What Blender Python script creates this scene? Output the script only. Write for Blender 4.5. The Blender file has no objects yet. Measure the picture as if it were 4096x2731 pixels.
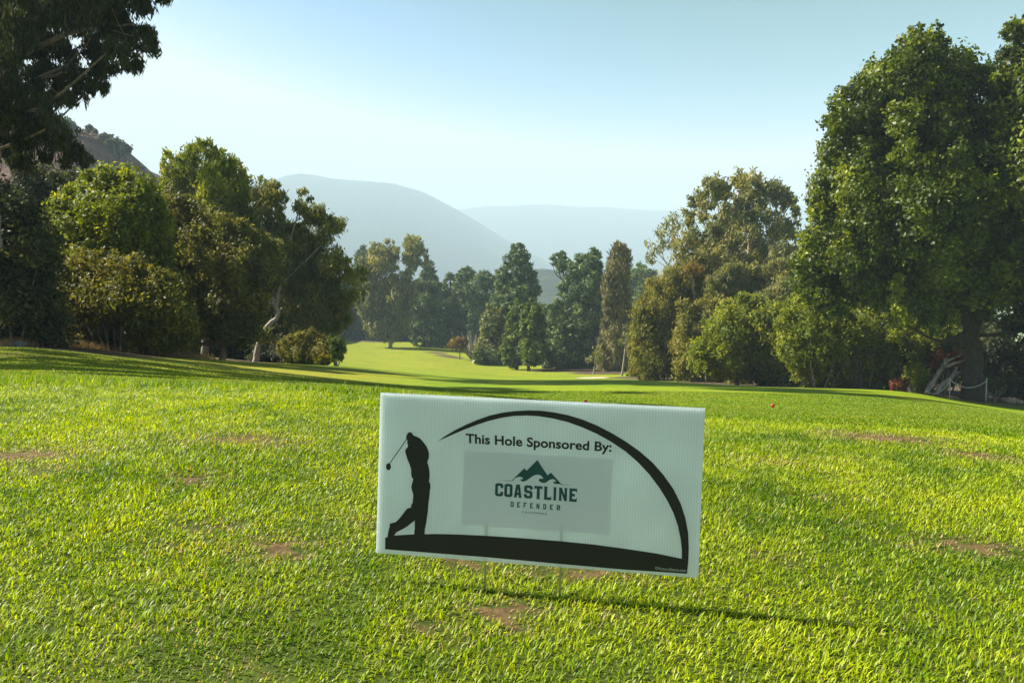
import bpy, math, random
import numpy as np
from mathutils import Vector, Matrix
from mathutils.geometry import tessellate_polygon

SC = bpy.context.scene
COL = SC.collection
RNG = np.random.default_rng(7)
random.seed(7)

# ------------------------------------------------------------------ camera
CAM_H, PITCH, FOCAL = 0.60, math.radians(4.475), 28.0
cam_data = bpy.data.cameras.new('camera')
cam_data.lens = FOCAL
cam_data.sensor_width = 36.0
cam_data.clip_start = 0.05
cam_data.clip_end = 20000
cam = bpy.data.objects.new('camera', cam_data)
COL.objects.link(cam)
cam.location = (0, 0, CAM_H)
cam.rotation_euler = (math.pi / 2 - PITCH, 0, 0)
SC.camera = cam

# ------------------------------------------------------------------ sky, sun, exposure
SUN_ELEV, SUN_AZ = math.radians(41), math.radians(14.5)   # sun stands to the left, a little ahead
world = bpy.data.worlds.new('World')
SC.world = world
world.use_nodes = True
wn = world.node_tree
wn.nodes.clear()
sky = wn.nodes.new('ShaderNodeTexSky')
sky.sky_type = 'NISHITA'
sky.sun_disc = False
sky.sun_elevation = SUN_ELEV
sky.sun_rotation = -(math.pi / 2 - SUN_AZ)
sky.altitude = 100
sky.air_density = 1.0
sky.dust_density = 0.5
sky.ozone_density = 4.0
bg = wn.nodes.new('ShaderNodeBackground')
bg.inputs['Strength'].default_value = 0.10
wo = wn.nodes.new('ShaderNodeOutputWorld')
# steeper fall from pale horizon to deep blue than the clear-air model gives (colour grade put into the sky)
sep = wn.nodes.new('ShaderNodeSeparateColor')
com = wn.nodes.new('ShaderNodeCombineColor')
wn.links.new(sky.outputs[0], sep.inputs[0])
for ch, (ref, power, gain) in enumerate(((2.4, 4.8, 3.0), (4.2, 2.7, 4.0), (5.1, 4.2, 2.6))):
    dv = wn.nodes.new('ShaderNodeMath'); dv.operation = 'DIVIDE'; dv.inputs[1].default_value = ref
    pw = wn.nodes.new('ShaderNodeMath'); pw.operation = 'POWER'; pw.inputs[1].default_value = power
    ga = wn.nodes.new('ShaderNodeMath'); ga.operation = 'MULTIPLY'; ga.inputs[1].default_value = gain
    wn.links.new(sep.outputs[ch], dv.inputs[0]); wn.links.new(dv.outputs[0], pw.inputs[0])
    mn = wn.nodes.new('ShaderNodeMath'); mn.operation = 'MINIMUM'; mn.inputs[1].default_value = (3.0, 3.2, 3.35)[ch]   # no runaway glow next to the sun
    wn.links.new(pw.outputs[0], ga.inputs[0]); wn.links.new(ga.outputs[0], mn.inputs[0]); wn.links.new(mn.outputs[0], com.inputs[ch])
wn.links.new(com.outputs[0], bg.inputs['Color'])
wn.links.new(bg.outputs[0], wo.inputs['Surface'])

sun_data = bpy.data.lights.new('sun', 'SUN')
sun_data.energy = 5.0
sun_data.angle = math.radians(0.5)
sun_data.color = (1.0, 0.94, 0.83)
sun = bpy.data.objects.new('sun', sun_data)
COL.objects.link(sun)
to_sun = Vector((-math.cos(SUN_AZ) * math.cos(SUN_ELEV), math.sin(SUN_AZ) * math.cos(SUN_ELEV), math.sin(SUN_ELEV)))
sun.rotation_euler = to_sun.to_track_quat('Z', 'Y').to_euler()
sun.location = (-30, 10, 40)

SC.view_settings.view_transform = 'Standard'
SC.view_settings.look = 'None'
SC.view_settings.exposure = 1.74
SC.view_settings.gamma = 1.0
SC.cycles.use_denoising = True
SC.cycles.denoiser = 'OPENIMAGEDENOISE'
SC.cycles.denoising_input_passes = 'RGB_ALBEDO_NORMAL'
SC.cycles.denoising_prefilter = 'ACCURATE'
SC.cycles.max_bounces = 8
SC.cycles.transparent_max_bounces = 16
SC.cycles.volume_bounces = 0
SC.cycles.use_adaptive_sampling = False

# ------------------------------------------------------------------ helpers
FP = FOCAL / 36 * 1024
K = 1024 / 2352                      # photo measurements were taken on a 2352 px wide view
FWD = np.array([0, math.cos(PITCH), -math.sin(PITCH)])
UPV = np.array([0, math.sin(PITCH), math.cos(PITCH)])


def at(px, py, d):
    """world point seen at photo position (px, py) standing d metres ahead"""
    r = FWD * FP + np.array([px * K - 512, 0, 0]) - UPV * (py * K - 341)
    return np.array([0, 0, CAM_H]) + r * (d / r[1])


def tag(o, label=None, cat=None, group=None, kind=None):
    if label: o['label'] = label
    if cat: o['category'] = cat
    if group: o['group'] = group
    if kind: o['kind'] = kind
    return o


def empty(name, loc):
    o = bpy.data.objects.new(name, None)
    o.empty_display_size = 0.2
    COL.objects.link(o)
    o.location = Vector([float(c) for c in loc])
    return o


def link_mesh(name, me, mat=None, parent=None, loc=None):
    o = bpy.data.objects.new(name, me)
    COL.objects.link(o)
    if mat: me.materials.append(mat)
    if parent: o.parent = parent
    if loc is not None: o.location = Vector([float(c) for c in loc])
    return o


def np_mesh(name, V, F, attrs=None, smooth=False):
    """V (n,3); F (m,k) array of faces with k corners each; attrs: name -> per-face floats"""
    me = bpy.data.meshes.new(name)
    n, (m, k) = len(V), F.shape
    me.vertices.add(n)
    me.vertices.foreach_set('co', np.ascontiguousarray(V, np.float32).ravel())
    me.loops.add(m * k)
    me.loops.foreach_set('vertex_index', np.ascontiguousarray(F, np.int32).ravel())
    me.polygons.add(m)
    me.polygons.foreach_set('loop_start', np.arange(0, m * k, k, dtype=np.int32))
    me.polygons.foreach_set('loop_total', np.full(m, k, np.int32))
    me.update(calc_edges=True)
    if smooth:
        me.polygons.foreach_set('use_smooth', np.ones(m, bool))
    for an, av in (attrs or {}).items():
        a = me.attributes.new(an, 'FLOAT', 'FACE')
        a.data.foreach_set('value', np.ascontiguousarray(av, np.float32))
    return me


class MB:
    """collects tubes, boxes and lathes into one mesh"""
    def __init__(s): s.v, s.f = [], []

    def tube(s, pts, radii, sides=8, cap=True):
        pts = [Vector([float(c) for c in p]) for p in pts]
        rings = []
        side = None
        for i, p in enumerate(pts):
            t = (pts[min(i + 1, len(pts) - 1)] - pts[max(i - 1, 0)]).normalized()
            if side is None:
                side = t.cross(Vector((0.3, 1, 0.1))).normalized()
            side = (side - t * side.dot(t)).normalized()
            b = t.cross(side)
            ring = []
            for k in range(sides):
                a = 2 * math.pi * k / sides
                ring.append(len(s.v))
                s.v.append(p + (side * math.cos(a) + b * math.sin(a)) * radii[i])
            rings.append(ring)
        for r0, r1 in zip(rings, rings[1:]):
            for k in range(sides):
                s.f.append((r0[k], r0[(k + 1) % sides], r1[(k + 1) % sides], r1[k]))
        if cap:
            s.f.append(tuple(reversed(rings[0]))); s.f.append(tuple(rings[-1]))

    def build(s, name, mat, parent=None, origin=(0, 0, 0), smooth=True):
        me = bpy.data.meshes.new(name)
        o = Vector([float(c) for c in origin])
        me.from_pydata([tuple(v - o) for v in s.v], [], s.f)
        if smooth: me.polygons.foreach_set('use_smooth', [True] * len(me.polygons))
        me.update()
        return link_mesh(name, me, mat, parent)


# ------------------------------------------------------------------ materials
def nodes(name):
    m = bpy.data.materials.new(name)
    m.use_nodes = True
    nt = m.node_tree
    nt.nodes.clear()
    out = nt.nodes.new('ShaderNodeOutputMaterial')
    N = lambda t, **kw: _node(nt, t, kw)
    return m, nt, N, out


def _node(nt, t, kw):
    n = nt.nodes.new('ShaderNode' + t)
    for k, v in kw.items():
        if k.startswith('_'): setattr(n, k[1:], v)
        else: n.inputs[k.replace('_', ' ')].default_value = v
    return n


def c4(c): return (c[0], c[1], c[2], 1)


def ramp(N, nt, src, stops):
    r = N('ValToRGB')
    el = r.color_ramp.elements
    while len(el) < len(stops): el.new(0.5)
    for e, (p, c) in zip(el, stops): e.position = p; e.color = c4(c)
    nt.links.new(src, r.inputs[0])
    return r.outputs[0]


def mixc(N, nt, fac, a, b, mode='MIX'):
    m = N('Mix', _data_type='RGBA', _blend_type=mode)
    for sock, val in ((m.inputs[0], fac), (m.inputs[6], a), (m.inputs[7], b)):
        if isinstance(val, (int, float)): sock.default_value = val
        elif isinstance(val, tuple): sock.default_value = c4(val)
        else: nt.links.new(val, sock)
    return m.outputs[2]


def leaf_mat(name, dark, mid, light, gloss=0.55, trans=0.4, spec=0.22, tmul=(1.15, 1.1, 0.45)):
    """leaf colour runs dark-mid-light with the clump's own tone, plus a leaf-to-leaf spread"""
    m, nt, N, out = nodes(name)
    a = N('Attribute', _attribute_name='tone'); b = N('Attribute', _attribute_name='tint')
    col = ramp(N, nt, a.outputs['Fac'], [(0, dark), (0.5, mid), (1, light)])
    hsv = N('HueSaturation')
    mr = N('MapRange'); mr.inputs[3].default_value = 0.6; mr.inputs[4].default_value = 1.4
    nt.links.new(b.outputs['Fac'], mr.inputs[0]); nt.links.new(mr.outputs[0], hsv.inputs['Value'])
    nt.links.new(col, hsv.inputs['Color'])
    p = N('BsdfPrincipled', Roughness=gloss)
    p.inputs['Specular IOR Level'].default_value = spec
    nt.links.new(hsv.outputs[0], p.inputs['Base Color'])
    t = N('BsdfTranslucent')
    nt.links.new(mixc(N, nt, 1.0, hsv.outputs[0], tmul, 'MULTIPLY'), t.inputs['Color'])
    mx = N('MixShader'); mx.inputs[0].default_value = trans
    nt.links.new(p.outputs[0], mx.inputs[1]); nt.links.new(t.outputs[0], mx.inputs[2])
    nt.links.new(mx.outputs[0], out.inputs['Surface'])
    return m


def bark_mat(name, a, b, scale=6, rough=0.9):
    m, nt, N, out = nodes(name)
    tc = N('TexCoord'); mp = N('Mapping')
    mp.inputs['Scale'].default_value = (scale, scale, scale * 0.25)
    nt.links.new(tc.outputs['Object'], mp.inputs[0])
    nz = N('TexNoise', Scale=1.6, Detail=6.0, Roughness=0.65)
    nt.links.new(mp.outputs[0], nz.inputs['Vector'])
    col = ramp(N, nt, nz.outputs['Fac'], [(0.35, a), (0.65, b)])
    p = N('BsdfPrincipled', Roughness=rough)
    nt.links.new(col, p.inputs['Base Color'])
    bp = N('Bump', Strength=0.6, Distance=0.03)
    nt.links.new(nz.outputs['Fac'], bp.inputs['Height']); nt.links.new(bp.outputs[0], p.inputs['Normal'])
    nt.links.new(p.outputs[0], out.inputs['Surface'])
    return m


def plain_mat(name, c, rough=0.6, spec=0.4, var=0.15, scale=20):
    m, nt, N, out = nodes(name)
    tc = N('TexCoord'); nz = N('TexNoise', Scale=float(scale), Detail=4.0)
    nt.links.new(tc.outputs['Object'], nz.inputs['Vector'])
    lo = tuple(x * (1 - var) for x in c); hi = tuple(min(1, x * (1 + var)) for x in c)
    col = ramp(N, nt, nz.outputs['Fac'], [(0.3, lo), (0.7, hi)])
    p = N('BsdfPrincipled', Roughness=rough)
    p.inputs['Specular IOR Level'].default_value = spec
    nt.links.new(col, p.inputs['Base Color'])
    nt.links.new(p.outputs[0], out.inputs['Surface'])
    return m


def sheet_mat(name, c, trans=0.5, see=0.0):
    m, nt, N, out = nodes(name)
    d = N('BsdfDiffuse', Color=c4(c)); t = N('BsdfTranslucent', Color=c4(c))
    mx = N('MixShader'); mx.inputs[0].default_value = trans
    nt.links.new(d.outputs[0], mx.inputs[1]); nt.links.new(t.outputs[0], mx.inputs[2])
    g = N('BsdfGlossy', Roughness=0.4); mg = N('MixShader'); mg.inputs[0].default_value = 0.03
    nt.links.new(mx.outputs[0], mg.inputs[1]); nt.links.new(g.outputs[0], mg.inputs[2])
    last = mg
    if see:
        tr = N('BsdfTransparent'); ms = N('MixShader'); ms.inputs[0].default_value = see
        nt.links.new(mg.outputs[0], ms.inputs[1]); nt.links.new(tr.outputs[0], ms.inputs[2]); last = ms
    nt.links.new(last.outputs[0], out.inputs['Surface'])
    return m


# ------------------------------------------------------------------ terrain
CTRL = [(-2.5, 0, .08), (2.5, 0, -.08), (-1, 1.5, .045), (1, 1.5, -.02), (0, -4, 0), (-5, -2, .2), (5, -2, -.2),
        (0, 1.5, .01), (-2, 3, .08), (2, 2.6, -.06)]


def cp(px, py, d):
    p = at(px, py, d); CTRL.append((p[0], p[1], p[2]))


for q in [(0, 879, 4.0), (400, 889, 3.9), (850, 903, 3.75), (1640, 967, 3.3), (2000, 982, 3.2), (2352, 1008, 3.1),
          (1250, 938, 3.5),
          (1640, 954, 5), (1640, 944, 7.5), (2000, 967, 5), (2000, 951, 8), (2352, 988, 5), (2352, 970, 8), (2352, 957, 13), (1250, 930, 6), (1250, 924, 9),
          (900, 899, 7), (900, 891, 11), (600, 884, 6), (600, 872, 10), (200, 868, 5.5), (1000, 908, 6),
          (0, 842, 8), (300, 850, 10), (300, 818, 19), (0, 800, 16), (100, 790, 22), (600, 833, 29), (780, 840, 33),
          (850, 872, 20), (500, 862, 13), (420, 818, 24), (1000, 893, 17), (-400, 830, 12), (-300, 780, 22),
          (1775, 936, 12), (1345, 927, 12), (1800, 893, 21), (1650, 882, 26), (1900, 892, 25), (2230, 924, 25),
          (2352, 940, 24), (1300, 880, 22), (1150, 884, 21), (1450, 872, 29), (1250, 872, 29), (2100, 902, 25),
          (2700, 975, 22), (2700, 1010, 10),
          (900, 792, 110), (780, 778, 116), (1000, 803, 102), (1420, 860, 60), (1100, 828, 88), (1200, 855, 66),
          (900, 836, 72), (1365, 866, 56), (1000, 832, 78), (1280, 862, 60), (1500, 870, 48), (1000, 862, 44),
          (1250, 884, 42), (1600, 880, 38), (1800, 888, 33), (790, 842, 45), (700, 836, 40)]:
    cp(*q)
CTRL += [(-30, 20, 1.0), (-45, 60, 5), (45, 20, -5), (60, 60, -8), (0, -30, 0.5), (-40, -30, 2), (40, -30, -3),
         (0, 150, -9), (-60, 140, -3), (70, 140, -9), (-30, 45, -.5), (30, 40, -5)]
CT = np.array(CTRL)


def _tps(r2): return np.where(r2 > 1e-12, r2 * np.log(np.maximum(r2, 1e-12)) * 0.5, 0)


def _warp(x, y):
    """near ground counts for more: log-radial warp keeps close control points apart"""
    r = np.hypot(x, y) + 1e-9
    s = np.log1p(r / 3.0) / r * 10
    return x * s, y * s


_wx, _wy = _warp(CT[:, 0], CT[:, 1])
_n = len(CT)
_A = np.zeros((_n + 3, _n + 3))
_A[:_n, :_n] = _tps((_wx[:, None] - _wx) ** 2 + (_wy[:, None] - _wy) ** 2) + np.eye(_n) * 0.02
_A[:_n, _n] = 1; _A[:_n, _n + 1] = _wx; _A[:_n, _n + 2] = _wy; _A[_n:, :_n] = _A[:_n, _n:].T
_W = np.linalg.solve(_A, np.r_[CT[:, 2], 0, 0, 0])


def Z(x, y):
    x = np.atleast_1d(np.asarray(x, float)); y = np.atleast_1d(np.asarray(y, float))
    out = np.empty(len(x))
    for i in range(0, len(x), 40000):
        a, b = _warp(x[i:i + 40000], y[i:i + 40000])
        out[i:i + 40000] = _tps((a[:, None] - _wx) ** 2 + (b[:, None] - _wy) ** 2) @ _W[:_n] + _W[_n] + _W[_n + 1] * a + _W[_n + 2] * b
    r = np.hypot(x, y)
    t = np.clip((r - 125) / 300, 0, 1); t = t * t * (3 - 2 * t)
    return out * (1 - t) - 38 * t


def z1(x, y): return float(Z([x], [y])[0])


EDGE_X = np.array([-9, -5, -2.57, -1.6, -.68, 0.2, .86, 1.3, 1.95, 4, 9])
EDGE_Y = np.array([4.6, 4.3, 4.0, 3.9, 3.75, 3.5, 3.3, 3.22, 3.1, 2.9, 2.7])


def edge_y(x): return np.interp(x, EDGE_X, EDGE_Y)


def near_ground(px, py):
    """where the sight line of a photo position meets the near turf"""
    r = FWD * FP + np.array([px * K - 512, 0, 0]) - UPV * (py * K - 341)
    t = np.linspace(0.5, 8, 800) / r[1]
    P = np.array([0, 0, CAM_H]) + t[:, None] * r
    i = int(np.argmax(P[:, 2] < Z(P[:, 0], P[:, 1])))
    return P[i]


# worn patches of the rough: photo position, half-width and half-depth in metres, strength
PATCH = [(*near_ground(px, py)[:2], a, b, s) for px, py, a, b, s in [
    (640, 1262, .075, .06, 1), (445, 1105, .06, .06, .9), (560, 1008, .16, .08, .8), (640, 1022, .09, .06, .6), (50, 1047, .16, .08, .9),
    (1165, 1412, .06, .07, .95), (1000, 1455, .05, .04, .7), (2030, 1005, .22, .09, 1), (1950, 995, .12, .05, .8), (2250, 1047, .12, .07, .9),
    (2240, 1257, .13, .05, 1), (1090, 1292, .10, .05, .8), (1340, 1312, .14, .05, .8), (1500, 1312, .10, .04, .6),
    (480, 1215, .07, .05, .6), (400, 1260, .06, .04, .5), (1900, 1150, .05, .04, .5), (1780, 1060, .12, .05, .4),
    (110, 1080, .06, .05, .6), (1400, 1420, .04, .03, .4), (560, 1540, .05, .03, .6), (1790, 1290, .08, .04, .35), (880, 1200, .1, .06, .3)]]


def patch_w(x, y):
    w = np.zeros(len(x)); x = x + .03 * np.sin(y * 61 + x * 23); y = y + .02 * np.sin(x * 83 - y * 31)
    for cx, cy, a, b, s in PATCH:
        dx, dy = (x - cx) / a, (y - cy) / b
        w = np.maximum(w, s * np.exp(-(dx * dx + dy * dy) * 1.1))
    return w


def ground_sheet():
    ang_f = np.linspace(-50, 50, 401)
    ang_b = np.linspace(50, 310, 60)[1:-1]
    ang = np.radians(np.r_[ang_f, ang_b])
    rad = np.r_[0.3, np.linspace(.6, 6, 240), np.geomspace(6.2, 140, 130), np.geomspace(150, 6000, 40)]
    A, R = np.meshgrid(ang, rad)
    X, Y = (np.sin(A) * R).ravel(), (np.cos(A) * R).ravel()
    V = np.c_[X, Y, Z(X, Y)]
    na, nr = len(ang), len(rad)
    i = np.arange(nr - 1)[:, None] * na + np.arange(na)[None]
    j = np.arange(nr - 1)[:, None] * na + (np.arange(na)[None] + 1) % na
    F = np.stack([i, i + na, j + na, j], -1).reshape(-1, 4)[:, ::-1]
    me = np_mesh('ground', V, F, smooth=True)
    # bare soil (1) under the trees, tee surface and fairway elsewhere: a stain map of the place
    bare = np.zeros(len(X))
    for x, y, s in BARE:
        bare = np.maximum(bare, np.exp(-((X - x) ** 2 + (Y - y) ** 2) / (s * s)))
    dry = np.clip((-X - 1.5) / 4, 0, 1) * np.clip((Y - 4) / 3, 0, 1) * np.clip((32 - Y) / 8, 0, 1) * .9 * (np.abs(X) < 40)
    dry = np.maximum(dry, .5 * np.clip((Y - 45) / 20, 0, 1) * (Y < 300))
    rough = 1 / (1 + np.exp((Y - edge_y(X)) / .04)) * (np.abs(X) < 12)
    pat = patch_w(X, Y) * rough
    for nme, val in (('bare', bare), ('rough', rough), ('worn', pat), ('dry', dry)):
        a = me.attributes.new(nme, 'FLOAT', 'POINT'); a.data.foreach_set('value', val.astype(np.float32))
    o = link_mesh('ground', me, ground_mat())
    tag(o, kind='structure')
    return o


def ground_mat():
    m, nt, N, out = nodes('turf_and_soil')
    L = nt.links.new
    g = N('NewGeometry')
    n1 = N('TexNoise', Scale=0.35, Detail=5.0, Roughness=0.6); L(g.outputs['Position'], n1.inputs['Vector'])
    n2 = N('TexNoise', Scale=28.0, Detail=6.0, Roughness=0.75); L(g.outputs['Position'], n2.inputs['Vector'])
    n3 = N('TexNoise', Scale=2.3, Detail=5.0, Roughness=0.65); L(g.outputs['Position'], n3.inputs['Vector'])
    turf = ramp(N, nt, n1.outputs['Fac'], [(0.32, (.105, .190, .001)), (0.5, (.150, .230, .001)), (0.68, (.200, .240, .003))])
    dr = N('Attribute', _attribute_name='dry'); dm = N('Math', _operation='MULTIPLY'); L(dr.outputs['Fac'], dm.inputs[0]); L(n3.outputs['Fac'], dm.inputs[1])
    turf = mixc(N, nt, dm.outputs[0], turf, (.30, .23, .03))
    fine = ramp(N, nt, n2.outputs['Fac'], [(0.3, (.55, .55, .5)), (0.7, (1.4, 1.35, 1.3))])
    turf = mixc(N, nt, 1.0, turf, fine, 'MULTIPLY')
    mid = ramp(N, nt, n3.outputs['Fac'], [(0.3, (.80, .84, .8)), (0.7, (1.2, 1.12, 1.15))])
    turf = mixc(N, nt, 1.0, turf, mid, 'MULTIPLY')
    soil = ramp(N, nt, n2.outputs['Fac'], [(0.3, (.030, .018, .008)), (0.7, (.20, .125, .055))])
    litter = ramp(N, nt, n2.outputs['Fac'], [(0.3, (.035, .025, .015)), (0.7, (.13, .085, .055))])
    thatch = ramp(N, nt, n2.outputs['Fac'], [(0.3, (.022, .038, .004)), (0.7, (.075, .105, .010))])
    a = N('Attribute', _attribute_name='rough'); b = N('Attribute', _attribute_name='bare'); w = N('Attribute', _attribute_name='worn')
    c = mixc(N, nt, a.outputs['Fac'], turf, thatch)
    wm = N('MapRange'); wm.inputs[1].default_value = .5; wm.inputs[2].default_value = .85; 
    n4 = N('TexNoise', Scale=70.0, Detail=5.0, Roughness=.7); L(g.outputs['Position'], n4.inputs['Vector'])
    rg = N('Math', _operation='MULTIPLY_ADD'); L(n4.outputs['Fac'], rg.inputs[0]); rg.inputs[1].default_value = 1.1; rg.inputs[2].default_value = -.5
    ra = N('Math', _operation='ADD'); L(w.outputs['Fac'], ra.inputs[0]); L(rg.outputs[0], ra.inputs[1]); L(ra.outputs[0], wm.inputs[0])
    c = mixc(N, nt, wm.outputs[0], c, soil)
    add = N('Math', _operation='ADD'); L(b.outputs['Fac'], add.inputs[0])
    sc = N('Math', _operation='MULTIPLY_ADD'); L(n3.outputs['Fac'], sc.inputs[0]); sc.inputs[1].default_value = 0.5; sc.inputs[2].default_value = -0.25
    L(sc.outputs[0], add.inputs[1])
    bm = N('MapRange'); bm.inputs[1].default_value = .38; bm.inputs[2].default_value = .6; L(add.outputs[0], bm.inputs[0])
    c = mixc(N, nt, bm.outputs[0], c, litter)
    p = N('BsdfPrincipled', Roughness=0.9); p.inputs['Specular IOR Level'].default_value = 0.15
    L(c, p.inputs['Base Color'])
    bp = N('Bump', Strength=0.5, Distance=0.02); L(n2.outputs['Fac'], bp.inputs['Height']); L(bp.outputs[0], p.inputs['Normal'])
    L(p.outputs[0], out.inputs['Surface'])
    return m


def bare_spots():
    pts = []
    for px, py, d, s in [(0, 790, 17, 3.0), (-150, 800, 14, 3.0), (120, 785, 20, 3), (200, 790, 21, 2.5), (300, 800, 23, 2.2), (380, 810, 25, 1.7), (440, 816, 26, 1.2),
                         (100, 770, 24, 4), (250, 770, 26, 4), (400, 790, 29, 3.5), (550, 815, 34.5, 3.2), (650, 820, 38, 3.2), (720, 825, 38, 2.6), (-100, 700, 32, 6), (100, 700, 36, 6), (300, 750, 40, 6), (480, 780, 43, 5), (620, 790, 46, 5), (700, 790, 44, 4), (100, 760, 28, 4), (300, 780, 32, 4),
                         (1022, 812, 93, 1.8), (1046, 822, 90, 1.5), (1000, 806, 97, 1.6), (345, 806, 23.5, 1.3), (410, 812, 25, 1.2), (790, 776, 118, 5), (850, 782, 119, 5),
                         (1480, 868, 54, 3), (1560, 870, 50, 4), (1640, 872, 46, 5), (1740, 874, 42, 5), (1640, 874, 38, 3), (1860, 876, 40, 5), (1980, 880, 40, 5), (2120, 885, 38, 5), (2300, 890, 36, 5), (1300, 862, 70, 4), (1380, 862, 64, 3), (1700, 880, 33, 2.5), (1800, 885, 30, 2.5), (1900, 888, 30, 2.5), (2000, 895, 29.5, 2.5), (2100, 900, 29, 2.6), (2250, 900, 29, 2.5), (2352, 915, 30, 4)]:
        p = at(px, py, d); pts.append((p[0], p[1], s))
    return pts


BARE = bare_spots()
ground_sheet()


# ------------------------------------------------------------------ grass
def blades(x, y, h, w, az, lean, tint, tone, z0=None):
    n = len(x)
    z = (Z(x, y) if z0 is None else z0) - 0.003
    dx, dy = np.cos(az), np.sin(az)
    sx, sy = -dy, dx
    m_out, t_out = np.sin(lean * .55) * h * .55, np.sin(lean * .55) * h * .55 + np.sin(lean) * h * .5
    m_up, t_up = np.cos(lean * .55) * h * .55, np.cos(lean * .55) * h * .55 + np.cos(lean) * h * .5
    t_up = np.maximum(t_up, .006)
    V = np.empty((n, 5, 3))
    for k, (o, u, ww) in enumerate([(0, 0, -.5), (0, 0, .5), (m_out, m_up, -.5), (m_out, m_up, .5), (t_out, t_up, 0)]):
        V[:, k, 0] = x + dx * o + sx * w * ww
        V[:, k, 1] = y + dy * o + sy * w * ww
        V[:, k, 2] = z + u
    b = np.arange(n)[:, None] * 5
    F = np.concatenate([b + [0, 1, 3], b + [0, 3, 2], b + [2, 3, 4]], 1).reshape(-1, 3)
    return V.reshape(-1, 3), F, {'tint': np.repeat(tint, 3), 'tone': np.repeat(tone, 3)}


def vnoise(x, y, s, seed):
    """smooth value noise"""
    r = np.random.default_rng(seed); T = r.random((64, 64))
    u, v = x / s + 100, y / s + 100
    i, j = np.floor(u).astype(int), np.floor(v).astype(int)
    f, g = u - i, v - j; f = f * f * (3 - 2 * f); g = g * g * (3 - 2 * g)
    t = lambda a, b: T[a % 64, b % 64]
    return (t(i, j) * (1 - f) + t(i + 1, j) * f) * (1 - g) + (t(i, j + 1) * (1 - f) + t(i + 1, j + 1) * f) * g


def rough_grass():
    n = 1750000
    y = RNG.uniform(.55, 4.7, n); x = RNG.uniform(-5.4, 5.4, n)
    ey = edge_y(x) + .05 * (vnoise(x, y, .25, 3) - .5)
    keep = (np.abs(x) < .72 * y + 1.7) & (y < ey)
    pw = patch_w(x, y)
    keep &= RNG.random(n) > np.clip(pw * 1.5 - .35 + .5 * (vnoise(x, y, .02, 33) - .5), 0, .93)
    keep &= RNG.random(n) < np.clip(1.25 - .12 * y, .5, 1)
    x, y, pw, ey = x[keep], y[keep], pw[keep], ey[keep]
    n = len(x)
    nz = vnoise(x, y, .16, 1) * .6 + vnoise(x, y, .5, 2) * .4
    h = RNG.uniform(.009, .021, n) * (.7 + .6 * nz)
    lip = np.clip(1 - (ey - y) / .22, 0, 1) * np.clip((1.2 - x) / 2, .25, 1)
    tall = RNG.random(n) < .22
    h = h * (1 + lip * np.where(tall, 2.3, .5)) * (1 - .35 * np.clip(pw * 1.5, 0, 1))
    w = RNG.uniform(.0011, .0027, n) * (1 + .10 * y)
    az = RNG.uniform(0, 2 * np.pi, n)
    az = np.where(RNG.random(n) < .35, RNG.normal(.6, 1.0, n) + 3 * (vnoise(x, y, .4, 9) - .5), az)
    lean = np.clip(RNG.normal(1.0, .36, n), .05, 1.5) * (1 - .45 * lip)
    tint = RNG.random(n)
    tone = np.clip(.47 + .42 * (vnoise(x, y, .35, 5) - .5) + .5 * (vnoise(x, y, .07, 15) - .5) + RNG.normal(0, .13, n) - .15 * lip, 0.02, .80)
    dry = RNG.random(n) < np.clip(.035 + .8 * np.clip(pw * 1.5, 0, 1) + .06 * (vnoise(x, y, .5, 11) > .72), 0, .92)
    tone[dry] = RNG.uniform(.86, 1, dry.sum())
    V, F, A = blades(x, y, h, w, az, lean, tint, tone)
    o = link_mesh('rough_grass', np_mesh('rough_grass', V, F, A), grass_mat)
    tag(o, 'bright green uncut rough grass with straw patches around the sponsor sign', 'grass', kind='stuff')


def mown_grass():
    n = 620000
    y = 2.6 + 15 * RNG.random(n) ** 1.7; x = RNG.uniform(-1, 1, n) * (.72 * y + 1.9)
    keep = (y > edge_y(x) - .02)
    x, y = x[keep], y[keep]; n = len(x)
    h = RNG.uniform(.008, .016, n) * (1 + .03 * y); w = RNG.uniform(.003, .005, n) * (.7 + .16 * y)
    tone = np.clip(.48 + .5 * (vnoise(x, y, .9, 21) - .5) + .35 * (vnoise(x, y, .15, 22) - .5) + RNG.normal(0, .10, n), .02, .8)
    dry = RNG.random(n) < .05 + .12 * np.clip((-x - 1) / 4, 0, 1); tone[dry] = RNG.uniform(.86, .95, dry.sum())
    V, F, A = blades(x, y, h, w, RNG.uniform(0, 6.283, n), np.clip(RNG.normal(.6, .3, n), 0, 1.3), RNG.random(n), tone)
    o = link_mesh('mown_grass', np_mesh('mown_grass', V, F, A), mown_mat)
    tag(o, 'short mown grass of the tee sloping away behind the sponsor sign', 'grass', kind='stuff')


def g_mat(name, stops, trans, gloss):
    m = leaf_mat(name, stops[0], stops[1], stops[2], gloss=gloss, trans=trans, spec=.28, tmul=(1.2, 1.2, .3))
    r = [n for n in m.node_tree.nodes if n.type == 'VALTORGB'][0].color_ramp
    r.elements[1].position = .42; r.elements[2].position = .8
    for p, c in stops[3:]:
        e = r.elements.new(p); e.color = c4(c)
    return m


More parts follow.
